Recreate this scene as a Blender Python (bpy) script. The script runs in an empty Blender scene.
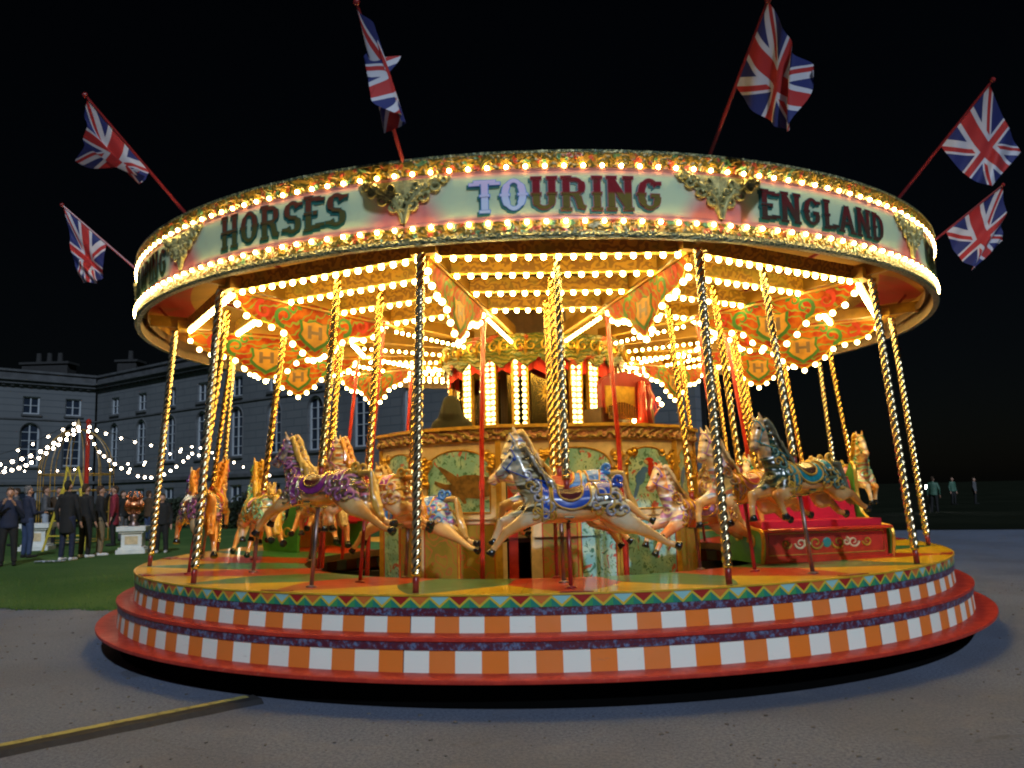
import bpy, bmesh, math, random
from mathutils import Vector, Matrix
from mathutils.bvhtree import BVHTree
import numpy as np
R_ = random.Random(7)
S = bpy.context.scene
COL = S.collection
PI = math.pi
rad = math.radians

# ------------------------------------------------------------------ camera, sky, light
U = 4.7            # metres per unit of canopy post radius
G = 0.347          # camera height in those units
FPX = 845.53
cd = bpy.data.cameras.new('camera'); cam = bpy.data.objects.new('camera', cd); COL.objects.link(cam)
cd.sensor_width = 36; cd.lens = FPX / 1024 * 36; cd.clip_start = .1; cd.clip_end = 900
fw = Vector((-0.02592001, 0.99194838, 0.12396195)); rt = Vector((0.99928478, 0.02912555, -0.02411683)); up = Vector((0.02753311, -0.12324818, 0.99199386))
M = Matrix((rt, up, -fw)).transposed().to_4x4(); M.translation = Vector((0, -2.49826 * U, G * U)); cam.matrix_world = M
S.camera = cam
CAMP = M.translation.copy()

SUN_EL, SUN_AZ = rad(35), rad(16)     # a low cool light from behind the camera, a little to the right
w = bpy.data.worlds.new('World'); S.world = w; w.use_nodes = True
nt = w.node_tree; bgn = nt.nodes['Background']
sky = nt.nodes.new('ShaderNodeTexSky'); sky.sky_type = 'NISHITA'; sky.sun_disc = False
sky.sun_elevation = SUN_EL; sky.sun_rotation = PI + SUN_AZ
nt.links.new(sky.outputs[0], bgn.inputs[0]); bgn.inputs[1].default_value = .0004
sd = bpy.data.lights.new('night_light', 'SUN'); so = bpy.data.objects.new('night_light', sd); COL.objects.link(so)
sd.energy = 1.7; sd.angle = rad(1.5); sd.color = (.72, .85, 1.0)
sdir = Vector((math.sin(SUN_AZ) * math.cos(SUN_EL), -math.cos(SUN_AZ) * math.cos(SUN_EL), math.sin(SUN_EL)))
so.rotation_euler = sdir.to_track_quat('Z', 'Y').to_euler()
S.view_settings.view_transform = 'Standard'; S.view_settings.look = 'None'; S.view_settings.exposure = .18; S.view_settings.gamma = 1
S.cycles.use_denoising = True; S.cycles.filter_width = 2.1
S.cycles.max_bounces = 5; S.cycles.diffuse_bounces = 3; S.cycles.glossy_bounces = 3; S.cycles.sample_clamp_indirect = 4
BULB_L = 82.0

def V(R, a, z):        # polar units, azimuth in degrees from the camera side, z relative to eye level
    a = rad(a); return Vector((U * R * math.sin(a), -U * R * math.cos(a), U * (z + G)))
def ray(x, y):
    return (fw + rt * ((x - 512) / FPX) - up * ((y - 384) / FPX))
def at_px(x, y, depth):            # world point that far in front (along +y)
    d = ray(x, y); return CAMP + d * (depth / d.y)
TH = -11.704

# ------------------------------------------------------------------ material helpers
class N:
    """tiny expression builder over shader math nodes"""
    def __init__(s, t, o): s.t, s.o = t, o
    def _m(s, op, b=None, c=None):
        n = s.t.nodes.new('ShaderNodeMath'); n.operation = op; s.t.links.new(s.o, n.inputs[0])
        for i, v in ((1, b), (2, c)):
            if v is None: continue
            if isinstance(v, N): s.t.links.new(v.o, n.inputs[i])
            else: n.inputs[i].default_value = v
        return N(s.t, n.outputs[0])
    def __add__(s, b): return s._m('ADD', b)
    def __sub__(s, b): return s._m('SUBTRACT', b)
    def __mul__(s, b): return s._m('MULTIPLY', b)
    def __truediv__(s, b): return s._m('DIVIDE', b)
    def lt(s, b): return s._m('LESS_THAN', b)
    def gt(s, b): return s._m('GREATER_THAN', b)
    def min(s, b): return s._m('MINIMUM', b)
    def max(s, b): return s._m('MAXIMUM', b)
    def abs(s): return s._m('ABSOLUTE')
    def floor(s): return s._m('FLOOR')
    def fract(s): return s._m('FRACT')
    def sin(s): return s._m('SINE')
    def mod(s, b): return s._m('FLOORED_MODULO', b)
    def inv(s): return s * -1 + 1
    def ss(s, a, b):
        n = s.t.nodes.new('ShaderNodeMapRange'); n.interpolation_type = 'SMOOTHSTEP'; s.t.links.new(s.o, n.inputs[0])
        n.inputs[1].default_value = a; n.inputs[2].default_value = b; return N(s.t, n.outputs[0])
class Mt:
    def __init__(s, name, rough=.5, metal=0, spec=.5, coat=0):
        s.m = bpy.data.materials.new(name); s.m.use_nodes = True; s.t = s.m.node_tree; s.b = s.t.nodes['Principled BSDF']
        s.b.inputs['Roughness'].default_value = rough; s.b.inputs['Metallic'].default_value = metal
        s.b.inputs['Specular IOR Level'].default_value = spec; s.b.inputs['Coat Weight'].default_value = coat; s.b.inputs['Coat Roughness'].default_value = .1
        s.cache = {}
    def uv(s):
        if 'uv' not in s.cache:
            n = s.t.nodes.new('ShaderNodeUVMap'); q = s.t.nodes.new('ShaderNodeSeparateXYZ'); s.t.links.new(n.outputs[0], q.inputs[0])
            s.cache['uv'] = (N(s.t, q.outputs[0]), N(s.t, q.outputs[1])); s.cache['uvv'] = n.outputs[0]
        return s.cache['uv']
    def obj(s):
        if 'ob' not in s.cache:
            n = s.t.nodes.new('ShaderNodeTexCoord'); q = s.t.nodes.new('ShaderNodeSeparateXYZ'); s.t.links.new(n.outputs['Object'], q.inputs[0])
            s.cache['ob'] = tuple(N(s.t, q.outputs[i]) for i in range(3)); s.cache['obv'] = n.outputs['Object']
        return s.cache['ob']
    def vec(s, kind, scale=(1, 1, 1)):
        if kind == 'uv': s.uv(); v = s.cache['uvv']
        else: s.obj(); v = s.cache['obv']
        n = s.t.nodes.new('ShaderNodeMapping'); s.t.links.new(v, n.inputs[0]); n.inputs['Scale'].default_value = scale; return n.outputs[0]
    def noise(s, scale, detail=3, kind='obj', stretch=(1, 1, 1), dist=0, rough=.5):
        n = s.t.nodes.new('ShaderNodeTexNoise'); s.t.links.new(s.vec(kind, stretch), n.inputs['Vector'])
        n.inputs['Scale'].default_value = scale; n.inputs['Detail'].default_value = detail; n.inputs['Distortion'].default_value = dist; n.inputs['Roughness'].default_value = rough
        return N(s.t, n.outputs[0])
    def voro(s, scale, kind='obj', stretch=(1, 1, 1)):
        n = s.t.nodes.new('ShaderNodeTexVoronoi'); s.t.links.new(s.vec(kind, stretch), n.inputs['Vector']); n.inputs['Scale'].default_value = scale
        return N(s.t, n.outputs[0])
    def wave(s, scale, dist=4, dscale=2, kind='obj', rings=True, stretch=(1, 1, 1)):
        n = s.t.nodes.new('ShaderNodeTexWave'); n.wave_type = 'RINGS' if rings else 'BANDS'; s.t.links.new(s.vec(kind, stretch), n.inputs['Vector'])
        n.inputs['Scale'].default_value = scale; n.inputs['Distortion'].default_value = dist; n.inputs['Detail'].default_value = 1; n.inputs['Detail Scale'].default_value = dscale
        return N(s.t, n.outputs[1])
    def mix(s, f, a, b):
        n = s.t.nodes.new('ShaderNodeMix'); n.data_type = 'RGBA'
        if isinstance(f, N): s.t.links.new(f.o, n.inputs[0])
        else: n.inputs[0].default_value = f
        for i, v in ((6, a), (7, b)):
            if isinstance(v, tuple): n.inputs[i].default_value = (*v[:3], 1)
            else: s.t.links.new(v, n.inputs[i])
        return n.outputs[2]
    def col(s, c):
        if isinstance(c, tuple): s.b.inputs['Base Color'].default_value = (*c[:3], 1)
        else: s.t.links.new(c, s.b.inputs['Base Color'])
        return s
    def bump(s, h, strength=.3, dist=.01):
        n = s.t.nodes.new('ShaderNodeBump'); s.t.links.new(h.o, n.inputs['Height']); n.inputs['Strength'].default_value = strength; n.inputs['Distance'].default_value = dist
        s.t.links.new(n.outputs[0], s.b.inputs['Normal']); return s
    def rough(s, n):
        s.t.links.new(n.o, s.b.inputs['Roughness']); return s
def paint(name, c, rough=.35, var=.25, metal=0, scale=9, coat=0, bump=0):
    m = Mt(name, rough, metal, coat=coat); n = m.noise(scale, 5)
    m.col(m.mix(n.ss(.3, .75), c, tuple(x * (1 - var) for x in c)))
    if bump: m.bump(m.noise(scale * 5, 3), bump, .01)
    return m.m
def emis(name, c, s):
    m = Mt(name); m.col((0.8, .7, .5)); m.b.inputs['Emission Color'].default_value = (*c, 1); m.b.inputs['Emission Strength'].default_value = s; return m.m

MAT = {}
MAT['bulb'] = emis('warm_bulb', (1, .70, .20), BULB_L); MAT['pillarbulb'] = emis('pillar_bulb', (1, .70, .22), 7); MAT['dropbulb'] = emis('dropper_bulb', (1, .74, .30), 26); MAT['rimbulb'] = emis('rim_bulb', (1, .66, .20), 68)
MAT['bulb_far'] = emis('white_bulb', (1, .80, .58), 30)
MAT['gold'] = paint('gold_leaf', (.66, .38, .05), .32, .4, metal=.75, scale=14, bump=.3)
MAT['goldpaint'] = paint('gold_paint', (.52, .29, .03), .4, .5, scale=10)
MAT['brass'] = paint('polished_brass', (.80, .52, .16), .22, .2, metal=1, scale=20)
MAT['steelbrass'] = paint('tarnished_nickel_brass', (.66, .54, .32), .27, .3, metal=1, scale=20)
MAT['red'] = paint('red_gloss_paint', (.50, .035, .02), .22, .3, coat=.4)
MAT['redorange'] = paint('orange_red_scroll_paint', (.32, .012, .004), .8, .3); MAT['scrollgreen'] = paint('green_scroll_matt', (.015, .10, .012), .8, .3); MAT['shieldgold'] = paint('shield_yellow_paint', (.36, .17, .008), .7, .4)
MAT['darkred'] = paint('dark_red_paint', (.26, .02, .02), .3, .3)
MAT['steel'] = paint('worn_steel', (.24, .17, .16), .35, .3, metal=.8)
MAT['black'] = paint('black_paint', (.012, .012, .012), .6, .3)
MAT['white'] = paint('white_paint', (.72, .74, .72), .45, .12)
MAT['cream'] = paint('cream_paint', (.72, .56, .34), .4, .25)
MAT['olive'] = paint('olive_paint', (.22, .22, .06), .4, .4)
MAT['darkwood'] = paint('dark_stained_wood', (.11, .055, .02), .5, .4)
MAT['green'] = paint('green_scroll_paint', (.06, .24, .05), .35, .3)
MAT['orange'] = paint('orange_panel_paint', (.66, .22, .03), .38, .45, scale=6)
MAT['teal'] = paint('teal_paint', (.03, .25, .24), .35, .3)
MAT['hoof'] = paint('black_hoof_enamel', (.012, .012, .012), .15, .2)
MAT['copper'] = paint('copper_sheet', (.8, .33, .16), .25, .3, metal=1)
MAT['mirror'] = paint('old_mirror', (.5, .45, .3), .08, .2, metal=1)

# ------------------------------------------------------------------ mesh helpers
class MB:
    def __init__(s): s.v = []; s.f = []; s.mi = []; s.uv = []
    def vert(s, p, uv=(0, 0)): s.v.append(tuple(p)); s.uv.append(uv); return len(s.v) - 1
    def face(s, ids, mi=0): s.f.append(tuple(ids)); s.mi.append(mi)
    def quad(s, a, b, c, d, mi=0, uvs=((0, 0), (1, 0), (1, 1), (0, 1))):
        s.face([s.vert(p, u) for p, u in zip((a, b, c, d), uvs)], mi)
    def box(s, c, sz, rot=None, mi=0):
        c = Vector(c); h = Vector(sz) / 2; ids = []
        for k in range(8):
            p = Vector((h.x * (1 if k & 1 else -1), h.y * (1 if k & 2 else -1), h.z * (1 if k & 4 else -1)))
            if rot is not None: p = rot @ p
            ids.append(s.vert(c + p))
        for q in ((0, 2, 3, 1), (4, 5, 7, 6), (0, 1, 5, 4), (2, 6, 7, 3), (0, 4, 6, 2), (1, 3, 7, 5)): s.face([ids[i] for i in q], mi)
    def beam(s, p, q, wd, ht, upv=(0, 0, 1), mi=0):
        p, q = Vector(p), Vector(q); x = (q - p); L = x.length; x.normalize(); y = Vector(upv).cross(x).normalized(); z = x.cross(y)
        s.box((p + q) / 2, (L, wd, ht), Matrix((x, y, z)).transposed(), mi)
    def tube(s, pts, r, n=8, mi=0, closed=False, cap=True):
        pts = [Vector(p) for p in pts]; m = len(pts); rs = r if isinstance(r, (list, tuple)) else [r] * m
        T = [((pts[(i + 1) % m] if (closed or i < m - 1) else pts[i]) - (pts[i - 1] if (closed or i > 0) else pts[i])) for i in range(m)]
        T = [t.normalized() if t.length > 1e-9 else Vector((0, 0, 1)) for t in T]
        nrm = T[0].orthogonal().normalized(); rings = []
        for i in range(m):
            nrm = (nrm - T[i] * nrm.dot(T[i]))
            nrm = nrm.normalized() if nrm.length > 1e-6 else T[i].orthogonal().normalized()
            b = T[i].cross(nrm)
            rings.append([s.vert(pts[i] + (nrm * math.cos(2 * PI * k / n) + b * math.sin(2 * PI * k / n)) * rs[i], (k / n, i / max(1, m - 1))) for k in range(n)])
        for i in range(m if closed else m - 1):
            a, c = rings[i], rings[(i + 1) % m]
            for k in range(n): s.face((a[k], a[(k + 1) % n], c[(k + 1) % n], c[k]), mi)
        if cap and not closed: s.face(rings[0][::-1], mi); s.face(rings[-1], mi)
    def ring(s, prof, n=180, a0=0., a1=360., mi=0, closedprof=False, flat=True):
        """revolve a profile [(R,z)..] in units about the carousel axis; uv = (section coordinate, fraction along profile)"""
        full = abs(a1 - a0) >= 359.9; m = len(prof); cols = []
        for i in range(n + 1):
            a = a0 + (a1 - a0) * i / n
            cols.append([s.vert(V(R, a, z), ((a - TH) / 30, j / max(1, m - 1))) for j, (R, z) in enumerate(prof)])
        for i in range(n):
            for j in range(m if closedprof else m - 1):
                j2 = (j + 1) % m
                s.face((cols[i][j], cols[i + 1][j], cols[i + 1][j2], cols[i][j2]), mi)
    def ball(s, c, r, nu=10, nv=6, mi=0, sq=(1, 1, 1)):
        c = Vector(c); rows = []
        for j in range(1, nv):
            t = PI * j / nv
            rows.append([s.vert(c + Vector((r * sq[0] * math.sin(t) * math.cos(2 * PI * k / nu), r * sq[1] * math.sin(t) * math.sin(2 * PI * k / nu), r * sq[2] * math.cos(t)))) for k in range(nu)])
        t0 = s.vert(c + Vector((0, 0, r * sq[2]))); b0 = s.vert(c - Vector((0, 0, r * sq[2])))
        for j in range(nv - 2):
            for k in range(nu): s.face((rows[j][k], rows[j + 1][k], rows[j + 1][(k + 1) % nu], rows[j][(k + 1) % nu]), mi)
        for k in range(nu): s.face((t0, rows[0][k], rows[0][(k + 1) % nu]), mi); s.face((b0, rows[-1][(k + 1) % nu], rows[-1][k]), mi)
    def prism(s, poly, fn, t0, t1, mi=0, side=None):
        """poly of 2-D points, fn(u,v,t)->point"""
        a = [s.vert(fn(u, v, t0), (u, v)) for u, v in poly]; b = [s.vert(fn(u, v, t1), (u, v)) for u, v in poly]
        s.face(a[::-1], mi); s.face(b, mi)
        n = len(poly)
        for i in range(n): s.face((a[i], a[(i + 1) % n], b[(i + 1) % n], b[i]), mi if side is None else side)
    def mesh(s, name, smooth=False):
        me = bpy.data.meshes.new(name); me.from_pydata(s.v, [], s.f)
        ul = me.uv_layers.new(name='UVMap')
        lv = np.zeros(len(me.loops), int); me.loops.foreach_get('vertex_index', lv)
        ul.data.foreach_set('uv', np.array(s.uv, float)[lv].ravel())
        me.polygons.foreach_set('material_index', s.mi)
        if smooth: me.polygons.foreach_set('use_smooth', [True] * len(me.polygons))
        me.update(); return me
    def build(s, name, mats, parent=None, smooth=False, fix=True, **kw):
        me = s.mesh(name, smooth)
        if fix:
            b = bmesh.new(); b.from_mesh(me); bmesh.ops.recalc_face_normals(b, faces=b.faces); b.to_mesh(me); b.free()
        return obj(name, me, mats, parent, **kw)
def obj(name, me, mats, parent=None, loc=None, autosm=None):
    o = bpy.data.objects.new(name, me); COL.objects.link(o)
    for m in (mats if isinstance(mats, (list, tuple)) else [mats]):
        me.materials.append(MAT[m] if isinstance(m, str) else m)
    if parent: o.parent = parent
    if loc is not None: o.location = loc
    return o
def tag(o, label=None, cat=None, group=None, kind=None):
    if label: o['label'] = label
    if cat: o['category'] = cat
    if group: o['group'] = group
    if kind: o['kind'] = kind
    return o
def thing(name, label, cat, loc=(0, 0, 0), rz=0, group=None):
    o = bpy.data.objects.new(name, None); COL.objects.link(o); o.location = loc; o.rotation_euler = (0, 0, rz); o.empty_display_size = .1
    return tag(o, label, cat, group)
def smooth_obj(o, ang=40):
    for p in o.data.polygons: p.use_smooth = True
    try: o.data.set_sharp_from_angle(angle=rad(ang))
    except Exception: pass
    return o

def blob(name, caps, voxel=.014, smooth=4, sub=None):
    """union of tapered capsules, fused by a voxel remesh into one continuous surface.
       cap = (p0, r0, p1, r1) ; r may be a number or (rx,ry,rz)"""
    b = bmesh.new()
    for p0, r0, p1, r1 in caps:
        vs = []
        for p, r in ((p0, r0), (p1, r1)):
            rr = r if isinstance(r, tuple) else (r, r, r)
            for j in range(0, 9):
                t = PI * j / 8
                for k in range(12 if 0 < j < 8 else 1):
                    f = 2 * PI * k / 12
                    vs.append(b.verts.new((p[0] + rr[0] * math.sin(t) * math.cos(f), p[1] + rr[1] * math.sin(t) * math.sin(f), p[2] + rr[2] * math.cos(t))))
        res = bmesh.ops.convex_hull(b, input=vs)
        junk = [e for e in res['geom_interior'] if isinstance(e, bmesh.types.BMVert)]
        bmesh.ops.delete(b, geom=[v for v in junk if v.is_valid], context='VERTS')
    loose = [v for v in b.verts if not v.link_faces]; bmesh.ops.delete(b, geom=loose, context='VERTS')
    bmesh.ops.recalc_face_normals(b, faces=b.faces)
    me = bpy.data.meshes.new(name); b.to_mesh(me); b.free()
    o = bpy.data.objects.new(name, me); COL.objects.link(o)
    md = o.modifiers.new('r', 'REMESH'); md.mode = 'VOXEL'; md.voxel_size = voxel; md.use_smooth_shade = True
    ms = o.modifiers.new('s', 'SMOOTH'); ms.factor = .5; ms.iterations = smooth
    bpy.context.view_layer.update()
    out = bpy.data.meshes.new_from_object(o.evaluated_get(bpy.context.evaluated_depsgraph_get()))
    bpy.data.objects.remove(o); bpy.data.meshes.remove(me)
    out.name = name
    out.polygons.foreach_set('use_smooth', [True] * len(out.polygons))
    return out

# ------------------------------------------------------------------ ground, lawn
m = Mt('asphalt', .75)
n1 = m.noise(38, 8, rough=.85); n2 = m.noise(.5, 5); n3 = m.noise(2.2, 6, rough=.65)
c = m.mix(n1.ss(.38, .64), (.082, .112, .19), (.245, .285, .385)); c = m.mix(n2.ss(.4, .62) * .45, c, (.11, .12, .16)); c = m.mix(n3.ss(.5, .75) * .35, c, (.26, .26, .29)); st = m.noise(.9, 3, dist=1.5); c = m.mix(st.ss(.66, .72) * .55, c, (.085, .085, .10))
m.col(c).bump(m.noise(70, 5, rough=.8), .9, .02); ASPH = m.m
g = MB(); NG = 60
L = 420
g.quad((-L, -60, 0), (L, -60, 0), (L, L, 0), (-L, L, 0))
tag(g.build('asphalt_ground', ASPH), kind='structure')
m = Mt('lawn', .9, spec=.2); a1 = m.noise(.5, 4); a2 = m.noise(40, 4, rough=.8)
c = m.mix(a1.ss(.35, .7), (.06, .14, .035), (.10, .19, .055)); c = m.mix(a2.ss(.4, .75) * .6, c, (.03, .08, .016)); m.col(c).bump(a2, .8, .04); LAWN = m.m
# lawn: front edge runs left of the ride, sloping gently up
LZ = .20
def lawn_edge(x):      # y of the front edge
    return .9 + .25 * math.sin(x * .5) + .05 * math.sin(x * 4.3) + .04 * math.sin(x * 9.7) + (x + 6.3) * -.42 * (1 if x > -6.3 else .25)
g = MB(); xs = [-70 + i * 1.5 for i in range(30)] + [-25 + i * .12 for i in range(170)] + [-4.5 + 1.5 * i for i in range(8)]; rows = []
for x in xs:
    x0 = min(x, 40); ye = lawn_edge(x) if x < -5 else lawn_edge(-5) + (x + 5) * 1.1
    ye = min(ye, 12) if x < 6 else 12 + (x - 6) * .2
    r = []
    for t, z in ((0, .012), (.35, .05), (2.2, LZ * .8), (6, LZ), (40, LZ), (60, LZ)): r.append(g.vert((x, ye + t, z)))
    rows.append(r)
for i in range(len(rows) - 1):
    for j in range(5): g.face((rows[i][j], rows[i + 1][j], rows[i + 1][j + 1], rows[i][j + 1]))
tag(g.build('lawn_ground', LAWN), kind='structure')
g = MB(); r2 = random.Random(3)
for i in range(26000):
    x = r2.uniform(-24, -5.4); t = r2.random() ** 1.6 * 13; ye = lawn_edge(x); y = ye + t - .06
    z = .012 + (LZ * .8 - .012) * min(1, t / 2.2) - .01; h = r2.uniform(.02, .075); a = r2.uniform(0, PI); wd = .010
    dx, dy = wd * math.cos(a), wd * math.sin(a); lx, ly = r2.uniform(-.02, .02), r2.uniform(-.02, .02)
    g.face((g.vert((x - dx, y - dy, z)), g.vert((x + dx, y + dy, z)), g.vert((x + lx, y + ly, z + h))))
tag(g.build('grass', LAWN, fix=False), 'short mown grass of the lawn beside the ride', 'grass', kind='stuff')

g = MB(); r3 = random.Random(21)
for i in range(2600):
    x = r3.uniform(-9, 11); y = r3.uniform(-10.5, 2); rr_ = math.hypot(x, y)
    if rr_ < 5.3 or (x < -5.5 and y > .5): continue
    s_ = r3.uniform(.004, .014); a = r3.uniform(0, PI); g.box((x, y, s_ * .3), (s_ * 2, s_ * r3.uniform(.8, 1.6), s_ * .8), Matrix.Rotation(a, 3, 'Z'))
tag(g.build('grit', paint('stone_chips', (.16, .15, .14), .9, .6, scale=3), fix=False), 'loose grit and stone chips on the asphalt', 'grit', kind='stuff')
m = Mt('far_dark_ground', .95, spec=.05); m.col(m.mix(m.noise(.2, 4).ss(.35, .7), (.008, .011, .006), (.014, .017, .010)))  # far ground sheet; the unlit night distance is put into its near-black colour
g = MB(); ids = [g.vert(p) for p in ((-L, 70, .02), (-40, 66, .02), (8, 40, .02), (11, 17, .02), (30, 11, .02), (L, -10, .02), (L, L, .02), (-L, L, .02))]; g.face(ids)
tag(g.build('far_dark_sheet', m.m), kind='structure')

# ------------------------------------------------------------------ CAROUSEL
car = thing('carousel', 'large round steam-style carousel with lit canopy and chequered steps', 'carousel', (0, 0, 0))
RD, ZD, RI, ZI = 1.0729, -.1712, .66, -.1885
def zdeck(R): return ZI + (ZD - ZI) * (R - RI) / (RD - RI)
# deck
m = Mt('painted_deck', .4, spec=.3, coat=.55); u, v = m.uv(); s = ((u + .5).fract() - .5).abs(); Rr = v * (RD - RI) + RI
wy = (Rr - .85) / (1.06 - .85) * .235
yel = (s - .25).abs().lt(wy); grn = s.lt(.25)
c = m.mix(grn, (.62, .045, .008), (.035, .20, .09)); c = m.mix(yel, c, (.85, .50, .008)); wr = m.noise(6, 6, rough=.7)
c = m.mix(wr.ss(.5, .75) * .25, c, (.30, .2, .1)); c = m.mix(m.noise(1.2, 4).ss(.45, .7) * .12, c, (.5, .45, .2))
# board joints
jn = (u * 6).fract() - .5; m.col(m.mix(jn.abs().gt(.492) * .6, c, (.05, .03, .02)))
m.rough(wr * .3 + .2).bump(m.noise(7, 3), .10, .02); m.b.inputs['Coat Roughness'].default_value = .05
prof = [(RI + (RD - RI) * i / 8, ZI + (ZD - ZI) * i / 8) for i in range(9)]
g = MB(); g.ring(prof, 360); deck = g.build('deck', m.m, car, smooth=True)
g = MB(); g.ring([(RI, ZI - .0005), (RI - .001, ZI - .02), (RI + .02, ZI - .022), (1.05, -.2)], 120); g.build('deck_underside', 'darkwood', car)
# deck edge: yellow lip, triangle frieze
g = MB(); g.ring([(RD - .003, ZD + .0006), (RD + .0012, ZD + .0004), (RD + .0016, ZD - .0025), (RD, ZD - .003)], 240); g.build('deck_lip', paint('yellow_lip_paint', (.62, .38, .03), .3, .3), car)
m = Mt('triangle_frieze', .35); u, v = m.uv(); k = u * 16.5; v = v.inv()
f = (k.fract() - .5).abs() * 2; ln = (v - f * .8 - .1).abs().lt(.13); top = v.gt(f * .8 + .1); cy = k.floor().mod(3)
ct = m.mix(cy.gt(.5), (.60, .16, .03), (.28, .55, .55)); ct = m.mix(cy.gt(1.5), ct, (.35, .02, .015))
cb = m.mix(k.fract().gt(.5), (.02, .22, .16), (.05, .30, .10)); c = m.mix(top, cb, ct); c = m.mix(ln, c, (.62, .45, .04))
m.col(m.mix(m.noise(5, 5).ss(.55, .8) * .4, c, (.2, .15, .1)))
g = MB(); g.ring([(RD, ZD - .003), (RD, -.1925)], 240); g.build('triangle_frieze', m.m, car)
# marbled bands + chequered risers + treads
m = Mt('marbled_purple_band', .4); nn = m.noise(22, 5, rough=.7); c = m.mix(nn.ss(.47, .62), (.10, .015, .03), (.13, .18, .32)); m.col(m.mix(m.noise(60, 2).ss(.55, .7), c, (.03, .03, .08))); MARB = m.m
m = Mt('chequered_riser', .4); u, v = m.uv(); k = (u * 6.66667).fract(); c = m.mix(k.gt(.5), (.84, .88, .80), (.80, .20, .02)); tv = (u * 13.33333).floor() * 7.13; c = m.mix((tv.sin().abs()) * .09, c, (.35, .3, .25)); c = m.mix(((u * .66667 + .5).fract() - .5).abs().lt(.0009), c, (.05, .03, .03)); sc = m.noise(4, 6, rough=.8, stretch=(1, 1, 6)); c = m.mix(sc.ss(.62, .70) * .25, c, (.22, .15, .12))
m.col(m.mix(m.noise(7, 6, rough=.7).ss(.6, .85) * .25, c, (.30, .22, .17))); m.rough(m.noise(9, 3) * .3 + .25); CHK = m.m
m = Mt('red_tread', .4, spec=.35, coat=.08); nn = m.noise(8, 7, rough=.75); c = m.mix(nn.ss(.35, .6), (.55, .045, .025), (.42, .03, .018)); c = m.mix(m.noise(25, 5, rough=.8).ss(.6, .72) * .5, c, (.5, .33, .24)); m.col(c).bump(nn, .1, .01); m.rough(nn * .4 + .28); TRD = m.m
def steps(nm, Ro, zt, Rt0, zb_band, Rr_, zb_check):
    g = MB(); g.ring([(Ro, zt), (Ro, zb_band)], 240); g.build('marbled_band', MARB, car)
    g = MB(); g.ring([(Ro, zb_band), (Rr_ + .001, zb_band)], 240); g.build('band_soffit', 'darkred', car)
    g = MB(); g.ring([(Rr_, zb_band), (Rr_ + .003, zb_check)], 360); g.build('chequered_riser', CHK, car)
steps('a', RD - .001, -.1925, 0, -.206, 1.070, -.2335)
steps('b', 1.1075, -.2415, 0, -.2545, 1.105, -.2905)
for Ra, Rb, z in ((1.070, 1.1107, -.2335), (1.105, 1.153, -.2905)):
    g = MB(); g.ring([(Ra, z + .0004), (Rb - .004, z), (Rb - .0005, z - .0012), (Rb, z - .004), (Rb - .001, z - .0075), (Rb - .005, z - .0085), (Ra, z - .0085)], 240); smooth_obj(g.build('step_tread', TRD, car), 50)
g = MB(); g.ring([(1.11, -.2985), (1.10, -.3465)], 180); mk = Mt('skirt_void_black', 1, spec=0); mk.col((.004, .004, .004)); g.build('base_skirt', mk.m, car)  # dark void under the steps, put into the skirt's black colour
for k in range(12):
    for s_ in (.5,):
        g = MB(); a = TH + 30 * (k + s_); g.beam(V(RD - .028, a, zdeck(RD - .028) + .0008), V(RD - .002, a, ZD + .0014), .26, .006); g.build('entry_pad', 'darkred', car)

# canopy: rounding boards
RB = 1.087; Z0, Z1 = .4275, .5835
def Rboard(z): return 1.0845 + (z - Z0) / (Z1 - Z0) * .002
m = Mt('rounding_board', .6, spec=.2); u, v = m.uv(); fu = u.fract()
dx = (fu - .5).abs() * 2; dy = (v - .5).abs() * 2
edge = (dx - .74 + dy * .10).ss(.0, .2).max(dy.ss(.72, 1.0) * .9)
nn = m.noise(3, 4)
c = m.mix(edge, (.50, .64, .44), (.58, .20, .22)); c = m.mix((edge * (nn + .5)).ss(.75, 1.2) * .5, c, (.55, .12, .03)); c = m.mix(m.noise(10, 5).ss(.5, .8) * .25, c, (.36, .40, .30)); m.col(c); BRD = m.m
m = Mt('ornament_border', .35, metal=.2); w1 = m.wave(5, 9, 3, kind='obj'); n2 = m.noise(14, 3)
c = m.mix(w1.ss(.35, .6), (.36, .21, .025), (.10, .085, .015)); c = m.mix(n2.ss(.56, .64), c, (.45, .07, .03)); c = m.mix(m.noise(11, 2).ss(.60, .66), c, (.10, .25, .12)); m.col(c).bump(w1, .5, .02); ORN = m.m
m = Mt('green_gold_moulding', .35, metal=.3); w1 = m.wave(9, 7, 3); c = m.mix(w1.ss(.4, .7), (.35, .34, .16), (.08, .11, .06)); m.col(c).bump(w1, .6, .02); MLD = m.m
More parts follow.
